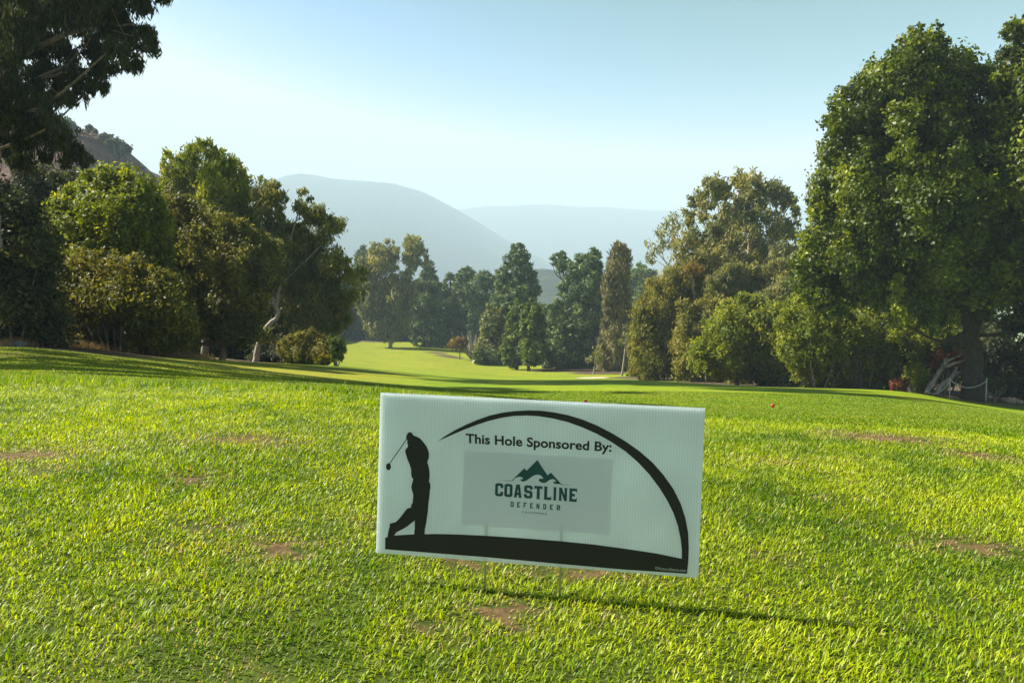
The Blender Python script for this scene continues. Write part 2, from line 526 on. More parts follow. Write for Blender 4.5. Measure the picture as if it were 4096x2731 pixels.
grass_mat = g_mat('grass_blade', [(.060, .145, .001), (.240, .330, .001), (.41, .46, .005), (.84, (.42, .37, .13)), (1, (.34, .25, .11))], .45, .45)
mown_mat = g_mat('mown_blade', [(.095, .175, .001), (.150, .235, .001), (.21, .25, .004), (.84, (.34, .28, .10)), (1, (.3, .22, .09))], .4, .5)
def dry_grass():
    k = np.array([at(*q)[:2] for q in [(-150, 792, 17), (0, 790, 18.5), (100, 789, 20.5), (180, 793, 21.5), (250, 798, 22.3), (330, 806, 23.5), (410, 813, 25.2), (450, 818, 26.3)]])
    n = 9000; u = RNG.uniform(0, len(k) - 1.001, n); i = u.astype(int); f = (u - i)[:, None]
    p = k[i] * (1 - f) + k[i + 1] * f + RNG.normal(0, .38, (n, 2)) * [.8, 1.6]
    c = vnoise(p[:, 0], p[:, 1], .5, 51) > .38; p = p[c]; n = len(p)
    V, F, A = blades(p[:, 0], p[:, 1], RNG.uniform(.06, .26, n), RNG.uniform(.008, .014, n), RNG.uniform(0, 6.28, n), np.clip(RNG.normal(.6, .35, n), 0, 1.4), RNG.random(n), RNG.uniform(.85, 1, n))
    o = link_mesh('dry_grass', np_mesh('dry_grass', V, F, A), dry_mat)
    tag(o, 'dry tan grass on the dirt bank between the left lawn and the bushes', 'grass', kind='stuff')


dry_mat = g_mat('dry_grass_blade', [(.05, .04, .02), (.2, .15, .06), (.3, .2, .08), (.85, (.26, .16, .08)), (1, (.44, .30, .17))], .3, .6)
rough_grass()
mown_grass()
dry_grass()

# ------------------------------------------------------------------ sponsor sign
SIGN_LOC = Vector((0.04328, 1.46810, 0.21938))
SIGN_ROT = Matrix.Rotation(math.radians(-8.439), 4, 'Z') @ Matrix.Rotation(math.radians(-3.052), 4, 'X') @ Matrix.Rotation(math.radians(1.4547), 4, 'Y')
SW, SH, ST = .610, .3105, .0052
GOLFER = [(-243.9, 82.7), (-240.6, 81.7), (-238.9, 78.7), (-236.3, 76.4), (-229.7, 74.4), (-223.9, 71.5), (-220.6, 68.5), (-216.4, 63.9), (-211.3, 57.9), (-207.8, 50.9), (-205.5, 44.7), (-205.4, 35.1), (-207.7, 29.4), (-208.2, 27.0), (-205.6, 19.2), (-203.8, 11.3), (-203.1, 3.4), (-203.2, -3.8), (-204.0, -10.2), (-201.3, -14.0), (-200.6, -20.4), (-201.8, -28.4), (-201.9, -36.4), (-202.9, -46.0), (-203.9, -55.7), (-204.3, -65.3), (-205.5, -78.2), (-206.8, -89.5), (-208.9, -100.8), (-209.7, -112.9), (-230.2, -114.9), (-229.3, -100.7), (-229.8, -87.1), (-236.2, -92.3), (-244.2, -99.3), (-252.2, -104.7), (-260.3, -109.3), (-265.2, -112.1), (-269.5, -118.4), (-269.8, -122.9), (-282.7, -124.6), (-282.4, -117.4), (-281.0, -109.2), (-279.5, -103.5), (-278.9, -96.2), (-268.2, -93.0), (-262.6, -87.8), (-257.8, -81.8), (-251.5, -73.3), (-248.4, -68.3), (-245.2, -64.9), (-237.9, -62.0), (-237.2, -57.1), (-234.9, -53.0), (-234.4, -43.3), (-234.2, -36.9), (-236.4, -30.6), (-238.6, -23.6), (-237.6, -17.1), (-235.4, -9.8), (-235.8, -5.8), (-238.5, -3.6), (-239.6, 4.4), (-240.2, 13.1), (-243.7, 21.7), (-248.1, 31.0), (-250.8, 38.9), (-252.6, 44.4), (-251.9, 49.2), (-247.9, 53.7), (-247.5, 56.9), (-249.3, 61.3), (-249.1, 66.9), (-251.4, 70.0), (-251.0, 75.6), (-248.7, 80.5), (-246.3, 82.2)]
CLUB_SHAFT = [(-250.9, 69.5), (-249.4, 68.7), (-281.8, 19.3), (-283.3, 20.1)]
CLUB_HEAD = [(-279.8, 13.9), (-280.0, 11.6), (-280.8, 9.4), (-282.1, 7.8), (-283.7, 6.9), (-285.4, 6.8), (-287.1, 7.5), (-288.4, 9.0), (-289.3, 11.0), (-289.7, 13.3), (-289.5, 15.7), (-288.7, 17.8), (-287.4, 19.5), (-285.8, 20.4), (-284.1, 20.5), (-282.5, 19.7), (-281.1, 18.3), (-280.2, 16.3)]
BAND = [(-287.3, -124.1), (-283.5, -122.9), (-269.3, -118.7), (-237.7, -114.3), (-190.7, -109.9), (-144.0, -107.5), (-91.5, -106.1), (-21.4, -105.5), (53.8, -106.0), (113.3, -107.6), (172.1, -111.2), (230.3, -115.7), (274.4, -121.8), (286.3, -124.7), (284.9, -148.6), (170.6, -150.0), (52.3, -148.8), (-90.2, -146.8), (-286.6, -146.7)]
ARC = [(274.4, -121.8), (273.8, -105.0), (270.7, -84.7), (265.0, -61.6), (256.1, -38.7), (243.8, -16.0), (228.6, 6.5), (210.4, 28.9), (189.4, 49.7), (165.5, 68.9), (138.6, 85.2), (111.8, 98.5), (84.9, 108.9), (57.9, 117.3), (31.0, 122.5), (3.9, 125.6), (-20.1, 125.9), (-44.2, 123.8), (-68.3, 118.9), (-92.5, 111.7), (-113.7, 103.6), (-138.0, 93.2), (-162.3, 81.6), (-189.3, 67.9), (-174.7, 79.1), (-156.4, 91.0), (-135.2, 102.5), (-114.0, 112.7), (-89.8, 122.4), (-65.6, 129.0), (-41.5, 133.2), (-17.4, 135.6), (6.6, 136.2), (30.6, 134.4), (57.5, 130.4), (84.4, 123.7), (111.2, 114.2), (138.0, 102.0), (164.8, 87.5), (191.5, 70.4), (215.4, 51.2), (236.3, 29.0), (254.4, 5.2), (268.3, -20.3), (277.8, -46.0), (284.0, -73.5), (286.2, -101.2), (286.3, -124.7)]
STICKER = [(-136.7, 53.2), (142.1, 53.7), (142.0, -87.6), (-137.8, -87.7)]
PEAKS = [(-45.3, 1.0), (-21.1, 26.7), (-16.4, 22.4), (3.0, 43.7), (23.0, 16.1), (29.1, 21.6), (49.6, 1.1), (45.5, 0.9), (37.5, 1.0), (34.8, 1.7), (34.1, 3.5), (34.7, 4.6), (37.3, 5.0), (39.1, 5.2), (38.6, 6.9), (36.3, 9.0), (33.6, 9.8), (30.0, 8.9), (26.5, 7.1), (22.1, 3.6), (18.6, 1.4), (14.1, 1.2), (10.4, 2.5), (7.5, 4.3), (6.7, 6.7), (8.0, 8.6), (11.1, 9.3), (14.9, 9.2), (14.2, 11.3), (11.9, 13.8), (9.1, 15.6), (5.5, 16.4), (1.9, 15.9), (-3.5, 13.8), (-8.8, 9.8), (-14.1, 5.4), (-18.5, 2.4), (-23.0, 1.3), (-26.6, 2.4), (-27.4, 4.1), (-26.8, 5.7), (-25.0, 6.1), (-22.7, 6.2), (-23.2, 8.0), (-25.1, 9.5), (-28.7, 10.2), (-32.3, 9.7), (-36.8, 7.6), (-40.4, 4.2), (-43.0, 1.4)]
LINE_L = [(-69.3, 1.3), (-45.0, 1.7), (-45.7, 0.8)]
LINE_R = [(46.8, 1.4), (72.2, 0.1), (48.4, 0.4)]
Q_COAST = [(-75.2, -29.2), (79.2, -30.3), (79.1, -5.6), (-75.3, -4.5)]
Q_DEF = [(-45.3, -47.7), (48.7, -48.4), (48.7, -38.4), (-45.2, -37.6)]
Q_CAL = [(-22.8, -57.4), (24.5, -58.2), (24.7, -54.7), (-22.7, -53.9)]
Q_HEAD = [(-134.4, 68.3), (139.8, 67.2), (140.2, 84.4), (-135.4, 86.0)]
Q_VIC = [(226.8, -145.6), (283.0, -145.7), (283.1, -140.0), (226.9, -139.9)]

sign = empty('sponsor_sign', (0, 0, 0))
sign.matrix_world = Matrix.Translation(SIGN_LOC) @ SIGN_ROT
tag(sign, 'white corrugated plastic lawn sign with black golfer silhouette, on two wire stakes', 'sign')
def ribbed(m):
    """faint vertical flutes showing through the sheet"""
    nt = m.node_tree; tc = nt.nodes.new('ShaderNodeTexCoord'); sp = nt.nodes.new('ShaderNodeSeparateXYZ')
    nt.links.new(tc.outputs['Object'], sp.inputs[0])
    ph = nt.nodes.new('ShaderNodeMath'); ph.operation = 'MULTIPLY'; ph.inputs[1].default_value = 2 * math.pi * 122 / SW; nt.links.new(sp.outputs[0], ph.inputs[0])
    sn = nt.nodes.new('ShaderNodeMath'); sn.operation = 'COSINE'; nt.links.new(ph.outputs[0], sn.inputs[0])
    nz = nt.nodes.new('ShaderNodeTexNoise'); nz.inputs['Scale'].default_value = 9; nz.inputs['Detail'].default_value = 4; nt.links.new(tc.outputs['Object'], nz.inputs['Vector'])
    mr = nt.nodes.new('ShaderNodeMapRange'); mr.inputs[1].default_value = -1; mr.inputs[3].default_value = .90; mr.inputs[4].default_value = 1.0; nt.links.new(sn.outputs[0], mr.inputs[0])
    mn = nt.nodes.new('ShaderNodeMapRange'); mn.inputs[1].default_value = .3; mn.inputs[2].default_value = .7; mn.inputs[3].default_value = .93; mn.inputs[4].default_value = 1.03; nt.links.new(nz.outputs['Fac'], mn.inputs[0])
    mu = nt.nodes.new('ShaderNodeMath'); mu.operation = 'MULTIPLY'; nt.links.new(mr.outputs[0], mu.inputs[0]); nt.links.new(mn.outputs[0], mu.inputs[1])
    for n in list(nt.nodes):
        if n.type in ('BSDF_DIFFUSE', 'BSDF_TRANSLUCENT'):
            sc = nt.nodes.new('ShaderNodeVectorMath'); sc.operation = 'SCALE'; sc.inputs[0].default_value = n.inputs['Color'].default_value[:3]
            nt.links.new(mu.outputs[0], sc.inputs['Scale']); nt.links.new(sc.outputs[0], n.inputs['Color'])
    return m


plastic = sheet_mat('corrugated_plastic', (.90, .955, .965), trans=.55, see=.09)
ribbed(plastic)
ink = plain_mat('black_print', (.020, .018, .014), rough=.55, spec=.3, var=.1)
paper = sheet_mat('sticker_film', (.80, .81, .83), trans=.50)
teal = plain_mat('teal_print', (.012, .065, .062), rough=.6, var=.1)
pale_print = plain_mat('pale_print', (.45, .47, .43), rough=.6, var=.05)


def panel():
    x0, x1, z0, z1 = -SW / 2, SW / 2, -SH / 2, SH / 2
    v, f = [], []

    def quad(*p):
        f.append(tuple(range(len(v), len(v) + 4))); v.extend(p)
    quad((x0, 0, z0), (x1, 0, z0), (x1, 0, z1), (x0, 0, z1))
    quad((x1, ST, z0), (x0, ST, z0), (x0, ST, z1), (x1, ST, z1))
    n = 122
    for i in range(n + 1):
        x = x0 + SW * i / n
        quad((x, 0.0002, z0), (x, ST - .0002, z0), (x, ST - .0002, z1), (x, 0.0002, z1))
    me = bpy.data.meshes.new('corrugated_panel'); me.from_pydata(v, [], f); me.update()
    return link_mesh('corrugated_panel', me, plastic, sign)


board = panel()


def flat(name, polys, mat, parent, lift):
    """flat print: polys = list of (outer, [holes]) in millimetres on the board"""
    v, f = [], []
    for outer, holes in polys:
        loops = [[Vector((a / 1000, b / 1000, 0)) for a, b in L] for L in [outer] + holes]
        tri = tessellate_polygon(loops)
        base = len(v)
        pts = [p for L in loops for p in L]
        v += [(p.x, -lift, p.y) for p in pts]
        for t in tri:
            a, b, c = (pts[i] for i in t)
            area = (b - a).cross(c - a).z
            if abs(area) < 1e-12: continue
            f.append(tuple(base + i for i in (t if area > 0 else t[::-1])))
    me = bpy.data.meshes.new(name); me.from_pydata(v, [], f); me.update()
    return link_mesh(name, me, mat, parent)


def into(q, u, t):
    a = [q[0][k] + (q[1][k] - q[0][k]) * u for k in (0, 1)]; b = [q[3][k] + (q[2][k] - q[3][k]) * u for k in (0, 1)]
    return (a[0] + (b[0] - a[0]) * t, a[1] + (b[1] - a[1]) * t)


GL = {
    'C': ([(.2, 0), (.8, 0), (1, .12), (1, .36), (.66, .36), (.66, .2), (.34, .2), (.34, .8), (.66, .8), (.66, .64), (1, .64), (1, .88), (.8, 1), (.2, 1), (0, .88), (0, .12)], []),
    'O': ([(.2, 0), (.8, 0), (1, .12), (1, .88), (.8, 1), (.2, 1), (0, .88), (0, .12)], [[(.34, .2), (.34, .8), (.66, .8), (.66, .2)]]),
    'A': ([(0, 0), (.42, 0), (.37, .06), (.41, .2), (.59, .2), (.63, .06), (.58, 0), (1, 0), (.94, .06), (.72, 1), (.28, 1), (.06, .06)], [[(.44, .38), (.5, .7), (.56, .38)]]),
    'S': ([(.2, 0), (.8, 0), (1, .12), (1, .46), (.82, .59), (.34, .62), (.34, .8), (.66, .8), (.66, .68), (1, .68), (1, .88), (.8, 1), (.2, 1), (0, .88), (0, .55), (.18, .42), (.66, .39), (.66, .2), (.34, .2), (.34, .33), (0, .33), (0, .12)], []),
    'T': ([(.26, 0), (.74, 0), (.68, .07), (.68, .8), (.88, .8), (1, .7), (1, 1), (0, 1), (0, .7), (.12, .8), (.32, .8), (.32, .07)], []),
    'L': ([(0, 0), (1, 0), (1, .32), (.86, .2), (.46, .2), (.46, .93), (.54, 1), (0, 1), (.07, .93), (.07, .07)], []),
    'I': ([(0, 0), (1, 0), (.88, .07), (.88, .93), (1, 1), (0, 1), (.12, .93), (.12, .07)], []),
    'N': ([(0, 0), (.40, 0), (.34, .07), (.34, .56), (.66, 0), (.94, 0), (.94, .93), (1, 1), (.60, 1), (.66, .93), (.66, .46), (.36, 1), (0, 1), (.06, .93), (.06, .07)], []),
    'E': ([(0, 0), (1, 0), (1, .32), (.86, .2), (.42, .2), (.42, .4), (.74, .4), (.74, .6), (.42, .6), (.42, .8), (.86, .8), (1, .68), (1, 1), (0, 1), (.07, .93), (.07, .07)], []),
    'D': ([(0, 0), (.78, 0), (1, .14), (1, .86), (.78, 1), (0, 1), (.07, .93), (.07, .07)], [[(.36, .2), (.36, .8), (.66, .8), (.66, .2)]]),
    'F': ([(0, 0), (.42, 0), (.38, .07), (.38, .4), (.74, .4), (.74, .6), (.38, .6), (.38, .8), (.86, .8), (1, .68), (1, 1), (0, 1), (.07, .93), (.07, .07)], []),
    'R': ([(0, 0), (.42, 0), (.38, .07), (.38, .36), (.5, .36), (.68, 0), (1, 0), (.82, .4), (1, .5), (1, .86), (.8, 1), (0, 1), (.07, .93), (.07, .07)], [[(.38, .56), (.38, .8), (.66, .8), (.66, .56)]]),
}


def block_word(word, spans, lo, hi, quad):
    out = []
    for ch, (a, b) in zip(word, spans):
        u0, u1 = (a - lo) / (hi - lo), (b - lo) / (hi - lo)
        o, hs = GL[ch]
        m = lambda L: [into(quad, u0 + (u1 - u0) * p, q) for p, q in L]
        out.append((m(o), [m(h) for h in hs]))
    return out


def typed(name, text, quad, mat, parent, lift, bold=0.0, space=1.0, caps_only=True):
    """text set in the plain sans face, fitted so its capitals fill the quad"""
    cu = bpy.data.curves.new(name, 'FONT')
    cu.body = text; cu.offset = bold; cu.space_character = space; cu.resolution_u = 4
    tmp = bpy.data.objects.new(name, cu); COL.objects.link(tmp)
    bpy.context.view_layer.update()
    me = bpy.data.meshes.new_from_object(tmp.evaluated_get(bpy.context.evaluated_depsgraph_get()))
    bpy.data.objects.remove(tmp); bpy.data.curves.remove(cu)
    n = len(me.vertices); co = np.empty(n * 3, np.float32); me.vertices.foreach_get('co', co); co = co.reshape(-1, 3)
    x0, x1 = co[:, 0].min(), co[:, 0].max(); cap = co[:, 1].max()
    for v in me.vertices:
        a, b = into(quad, (v.co.x - x0) / (x1 - x0), v.co.y / cap)
        v.co = (a / 1000, -lift, b / 1000)
    me.update()
    return link_mesh(name, me, mat, parent)


L1, L2, L3 = .0004, .0008, .0012
flat('golfer_silhouette', [(GOLFER, []), (CLUB_SHAFT, []), (CLUB_HEAD, [])], ink, sign, L1)
flat('swing_arc', [(ARC, [])], ink, sign, L1 + .0001)
band = flat('ground_band', [(BAND, [])], ink, sign, L1 + .0002)
typed('maker_lettering', '©VictoryStore.com', Q_VIC, pale_print, band, L2)
typed('headline_lettering', 'This Hole Sponsored By:', Q_HEAD, ink, sign, L1, bold=.027, space=1.02)
sticker = flat('sponsor_sticker', [(STICKER, [])], paper, sign, L2)
flat('mountain_logo', [(PEAKS, []), (LINE_L, []), (LINE_R, [])], teal, sticker, L3)
flat('sponsor_name', block_word('COASTLINE', [(565, 668), (682, 786), (800, 908), (932, 1040), (1060, 1162), (1178, 1275), (1298, 1340), (1364, 1476), (1492, 1593)], 565, 1593, Q_COAST)
     + block_word('DEFENDER', [(757, 800), (840, 880), (921, 960), (1003, 1042), (1084, 1126), (1168, 1208), (1253, 1291), (1337, 1382)], 757, 1382, Q_DEF), teal, sticker, L3)
typed('sponsor_place', 'CALIFORNIA', Q_CAL, teal, sticker, L3, bold=.012, space=1.35)
wire = plain_mat('grass_tinted_wire', (.34, .36, .12), rough=.35, spec=.6)  # yellow-green of the reflected grass is put into the wire's base colour
for xm, zt, zb in ((-90, -78, -225), (53, -72, -235)):
    b = MB(); b.tube([(xm / 1000, ST / 2, zb / 1000), (xm / 1000, ST / 2, (zt + zb) / 2000), (xm / 1000, ST / 2, zt / 1000)], [.0022] * 3, 8)
    b.build('wire_stake', wire, sign)

# ------------------------------------------------------------------ tee markers
red_paint = plain_mat('red_marker_paint', (.42, .028, .012), rough=.25, spec=.5, var=.08)
for i, (px, py, d, lab) in enumerate([(1775, 934, 12.0, 'red ball tee marker out on the open mown tee, right of the sign'),
                                      (1345, 926, 12.0, 'red ball tee marker peeping over the top edge of the sign')]):
    p = at(px, py, d); r = .030; z = z1(p[0], p[1])
    root = empty('tee_marker', (p[0], p[1], z)); tag(root, lab, 'tee marker', 'red tee markers')
    me = bpy.data.meshes.new('ball')
    import bmesh
    bm = bmesh.new(); bmesh.ops.create_uvsphere(bm, u_segments=24, v_segments=16, radius=r)
    bmesh.ops.translate(bm, verts=bm.verts, vec=(0, 0, r + .008)); bm.to_mesh(me); bm.free()
    me.polygons.foreach_set('use_smooth', [True] * len(me.polygons))
    link_mesh('ball', me, red_paint, root)
    s = MB(); s.tube([(0, 0, -.03), (0, 0, 0), (0, 0, .012)], [.004] * 3, 8); s.build('spike', wire, root)


# ------------------------------------------------------------------ foliage
def in_poly(P, poly):
    x, y = P[:, 0], P[:, 1]; r = np.zeros(len(P), bool); n = len(poly)
    for i in range(n):
        x0, y0 = poly[i]; x1, y1 = poly[(i + 1) % n]
        if y0 == y1: continue
        c = ((y0 > y) != (y1 > y)) & (x < (x1 - x0) * (y - y0) / (y1 - y0) + x0)
        r ^= c
    return r


def edge_dist(P, poly):
    d = np.full(len(P), 1e9); n = len(poly)
    for i in range(n):
        a, b = np.array(poly[i], float), np.array(poly[(i + 1) % n], float)
        ab = b - a; t = np.clip(((P - a) @ ab) / max(ab @ ab, 1e-9), 0, 1)
        d = np.minimum(d, np.linalg.norm(P - (a + t[:, None] * ab), axis=1))
    return d


def unit(v): return v / (np.linalg.norm(v, axis=-1, keepdims=True) + 1e-9)


def lumps(poly, d, thick, br, fill=2.2):
    """leaf masses filling an outline measured from the photo, given its own distance and depth.
    returns centres (n,3) and radii (n)"""
    poly = np.array(poly, float); s = K * d / FP            # metres per photo unit at that distance
    lo, hi = poly.min(0), poly.max(0)
    n = int(1.25 * fill * (hi[0] - lo[0]) * (hi[1] - lo[1]) * s * s / (br * br)) + 8
    P = lo + RNG.random((n, 2)) * (hi - lo)
    P = P[in_poly(P, poly)]
    e = edge_dist(P, poly) * s
    k = e > br * .2
    P, e = P[k], e[k]
    if len(P) == 0:
        P = poly.mean(0)[None]; e = np.array([br])
    em = max(np.percentile(e, 95), .01)
    r = np.minimum(br * (.45 + .85 * RNG.random(len(P)) ** 1.3), np.maximum(e * 1.3, br * .45))
    off = RNG.uniform(-1, 1, len(P)) * thick * np.clip(e / em, 0, 1) ** .85
    C = np.array([at(a, b, d + o) for (a, b), o in zip(P, off)])
    r = r * (d + off) / d
    # ragged outline: small sprays straddling the edge of the outline
    Q = lo - br * .4 / s + RNG.random((4 * len(P) + 40, 2)) * (hi - lo + br * .8 / s)
    eq = edge_dist(Q, poly) * s * np.where(in_poly(Q, poly), 1, -1)
    Q = Q[(eq > -.22 * br) & (eq < .35 * br)][:len(P)]
    if len(Q):
        Cq = np.array([at(a, b, d + o) for (a, b), o in zip(Q, RNG.uniform(-.4, .4, len(Q)) * thick)])
        C = np.r_[C, Cq]; r = np.r_[r, br * RNG.uniform(.2, .42, len(Q))]
    return C, r


def spots(lst, d, thick=0):
    """explicit leaf masses (px, py, radius in photo units, optional depth shift)"""
    s = K * d / FP; C, R = [], []
    for q in lst:
        p = at(q[0], q[1], d + (q[3] if len(q) > 3 else RNG.uniform(-thick, thick)))
        C.append(p); R.append(q[2] * s)
    return np.array(C), np.array(R)


def leaves(C, R, n, ll, lw, droop=.2, flat=1.0, sub=14, spread=.30, up=.3, tone=(.5, .25), aim=None, tone_shift=None):
    """n leaves gathered in sub-clumps on the shells of the masses"""
    m = len(C)
    wgt = R ** 2 / np.sum(R ** 2)
    which = RNG.choice(m, n, p=wgt)
    sd = unit(RNG.normal(size=(m, sub, 3))); sd[:, :, 2] *= flat
    srad = RNG.uniform(.4, 1.0, (m, sub)) + .45 * RNG.random((m, sub)) ** 5
    stone = np.clip(tone[0] + RNG.normal(0, tone[1] * .7, (m, 1)) + RNG.normal(0, tone[1] * .6, (m, sub)), 0, 1)
    si = RNG.integers(0, sub, n)
    d = sd[which, si]; r = R[which]
    off = d * srad[which, si][:, None] + RNG.normal(size=(n, 3)) * spread * .85 * np.array([1, 1, flat])
    P = C[which] + off * r[:, None]
    out = unit(off)
    nrm = unit(out * .9 + RNG.normal(size=(n, 3)) * .65 + np.array([0, 0, up]))
    t = unit(np.cross(nrm, RNG.normal(size=(n, 3))))
    t = unit(t + np.array([0, 0, -droop]) * 1.5 + (out * aim if aim else 0))
    side = unit(np.cross(nrm, t))
    nn = np.cross(t, side)
    L = ll * RNG.uniform(.65, 1.3, n)[:, None]; W = lw * RNG.uniform(.7, 1.25, n)[:, None]
    V = np.empty((n, 4, 3))
    V[:, 0] = P - t * L * .5
    V[:, 1] = P + side * W * .5 - nn * W * .12 - t * L * .05
    V[:, 2] = P + t * L * .5
    V[:, 3] = P - side * W * .5 - nn * W * .12 - t * L * .05
    F = np.arange(n * 4).reshape(n, 4)
    tn = stone[which, si] + RNG.normal(0, .06, n)
    if tone_shift is not None: tn = tn + tone_shift(P)
    return V.reshape(-1, 3), F, {'tint': RNG.random(n), 'tone': np.clip(tn, 0, 1)}


def count_for(C, R, d, ll, lw, layers):
    """enough leaves to cover the masses about `layers` times"""
    area = np.sum(np.pi * R ** 2) * .75
    return int(min(300000, max(300, layers * area / (ll * lw * .5 * .62))))


def crown_mesh(name, parts, mat, parent, origin):
    V = np.concatenate([p[0] for p in parts]); F = []; o = 0
    for p in parts:
        F.append(p[1] + o); o += len(p[0])
    A = {k: np.concatenate([p[2][k] for p in parts]) for k in ('tint', 'tone')}
    return link_mesh(name, np_mesh(name, V - np.asarray(origin), np.concatenate(F), A), mat, parent)


def path_pts(pts, n=4, wob=0.0):
    """smooth a coarse limb path"""
    P = np.array(pts, float); out = []
    Q = np.r_[[2 * P[0] - P[1]], P, [2 * P[-1] - P[-2]]]
    for i in range(1, len(Q) - 2):
        for t in np.linspace(0, 1, n, endpoint=False):
            a, b, c, e = Q[i - 1], Q[i], Q[i + 1], Q[i + 2]
            out.append(.5 * ((2 * b) + (-a + c) * t + (2 * a - 5 * b + 4 * c - e) * t * t + (-a + 3 * b - 3 * c + e) * t ** 3))
    out.append(P[-1]); out = np.array(out)
    if wob: out[1:-1] += RNG.normal(0, wob, (len(out) - 2, 3))
    return out


def tree(name, label, cat, d, masses, leaf, lmat, bmat, stems, limbs=8, group=None, extra_limbs=(), trunk_name='trunk', limb_r=.35, flare=.12):
    """stems: list of (photo path from the ground up, base radius, top radius[, depth shifts]); the first one stands on the ground"""
    C, R = masses
    px0 = stems[0][0][0][0]
    p0 = at(px0, stems[0][0][0][1], d); p0[2] = z1(p0[0], p0[1])
    root = empty(name, p0)
    tag(root, label, cat, group)
    tb = MB(); nodesP = []
    for k, st in enumerate(stems):
        pts = []
        for i, q in enumerate(st[0]):
            p = at(q[0], q[1], d); p[1] += q[2] if len(q) > 2 else 0
            if i == 0 and k == 0: p = p0 + np.array([0, 0, -.15])
            pts.append(p)
        P = path_pts(pts, 5, wob=st[1] * .12) if len(pts) > 2 else path_pts(pts, 6, wob=st[1] * .12)
        t = np.linspace(0, 1, len(P)); rr = st[1] * (1 - t) + st[2] * t
        if k == 0: rr = rr * (1 + flare * np.exp(-t * 14))
        tb.tube(P, rr, 10 if st[1] > .1 else 7)
        nodesP += [(p, r) for p, r in zip(P, rr)][max(1, len(P) // 4) if k == 0 else 1:]
    if limbs and len(C):
        lb = tb; NP = np.array([p for p, r in nodesP]); NR = np.array([r for p, r in nodesP])
        idx = RNG.choice(len(C), min(limbs, len(C)), replace=False)
        for i in idx:
            c = C[i]
            ok = NP[:, 2] < c[2] - .15 * abs(c[2] - p0[2])
            dd = np.linalg.norm(NP - c, axis=1) + np.where(ok, 0, 1e3)
            j = int(np.argmin(dd)); a = NP[j]
            L = np.linalg.norm(c - a)
            if L < .3: continue
            m = a * .5 + c * .5 + np.array([0, 0, -.10 * L]) + RNG.normal(0, .05 * L, 3)
            r0 = min(NR[j] * .75, max(.015, limb_r * NR[j] + .012 * L))
            P = path_pts([a, m, c], 4)
            lb.tube(P, np.linspace(r0, r0 * .3, len(P)), 6)
    tb.build(trunk_name, bmat, root, p0)
    ll, lw, layers, kw = leaf
    crown_mesh('crown', [leaves(C, R, count_for(C, R, d, ll, lw, layers), ll, lw, **kw)] + list(extra_limbs), lmat, root, p0)
    return root


def shrub(name, label, cat, d, masses, leaf, lmat, base_px, group=None, stems=5, bmat=None):
    """a bush: several thin stems fanning from the ground into its leaf masses"""
    C, R = masses
    p0 = at(base_px, 850, d); p0[2] = z1(p0[0], p0[1])
    root = empty(name, p0); tag(root, label, cat, group)
    sb = MB()
    for i in RNG.choice(len(C), min(stems, len(C)), replace=False):
        c = C[i]; a = np.array([p0[0] + (c[0] - p0[0]) * .35, p0[1] + (c[1] - p0[1]) * .4, 0]); a[2] = z1(a[0], a[1]) - .05
        P = path_pts([a, (a + c) / 2 + RNG.normal(0, .08, 3), c], 4)
        sb.tube(P, np.linspace(.035, .012, len(P)), 6)
    sb.build('stems', bmat or bark_grey, root, p0)
    ll, lw, layers, kw = leaf
    crown_mesh('foliage', [leaves(C, R, count_for(C, R, d, ll, lw, layers), ll, lw, **kw)], lmat, root, p0)
    return root


bark_white = bark_mat('pale_gum_bark', (.20, .17, .145), (.44, .38, .33), 5)
bark_pink = bark_mat('pinkish_gum_bark', (.30, .20, .15), (.52, .38, .30), 5)
bark_brown = bark_mat('brown_bark', (.11, .065, .04), (.26, .16, .11), 7)
bark_dark = bark_mat('dark_bark', (.018, .014, .010), (.055, .043, .032), 7)
bark_grey = bark_mat('grey_twig_bark', (.13, .11, .085), (.30, .26, .21), 9)

leaf_bright = leaf_mat('bright_broad_leaf', (.030, .050, .002), (.085, .125, .003), (.260, .285, .005), gloss=.45, trans=.4, spec=.3)
leaf_pepper = leaf_mat('yellow_green_leaf', (0.094, 0.131, 0.010), (0.181, 0.219, 0.013), (0.338, 0.338, 0.018), trans=.48)
leaf_olive = leaf_mat('olive_leaf', (0.098, 0.104, 0.020), (0.182, 0.179, 0.034), (0.301, 0.252, 0.042), trans=.46)
leaf_gum = leaf_mat('grey_olive_gum_leaf', (0.104, 0.125, 0.039), (0.195, 0.208, 0.062), (0.312, 0.273, 0.065), trans=.42, tmul=(1.1, 1.05, .6))
leaf_deep = leaf_mat('deep_green_leaf', (0.048, 0.083, 0.015), (0.098, 0.147, 0.022), (0.181, 0.219, 0.033), trans=.45)
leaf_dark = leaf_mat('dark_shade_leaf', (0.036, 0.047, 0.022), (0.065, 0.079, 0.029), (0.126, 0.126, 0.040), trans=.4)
leaf_pine = leaf_mat('blue_green_needle', (0.065, 0.107, 0.047), (0.117, 0.169, 0.070), (0.208, 0.254, 0.091), gloss=.55, trans=.2)
leaf_casu = leaf_mat('brown_green_needle', (0.102, 0.098, 0.041), (0.174, 0.156, 0.062), (0.258, 0.210, 0.082), gloss=.6, trans=.2)
leaf_red = leaf_mat('rusty_red_leaf', (.09, .024, .012), (.18, .042, .020), (.24, .11, .04), trans=.35, tmul=(1.2, .8, .4))
leaf_dusk = leaf_mat('silhouette_hanging_leaf', (.018, .026, .009), (.036, .046, .013), (.075, .085, .018), trans=.3)  # darker gum leaf: the overhanging crown's shaded silhouette is in the colour
leaf_gold = leaf_mat('orange_gold_leaf', (.11, .085, .012), (.20, .13, .015), (.30, .18, .02), trans=.35)

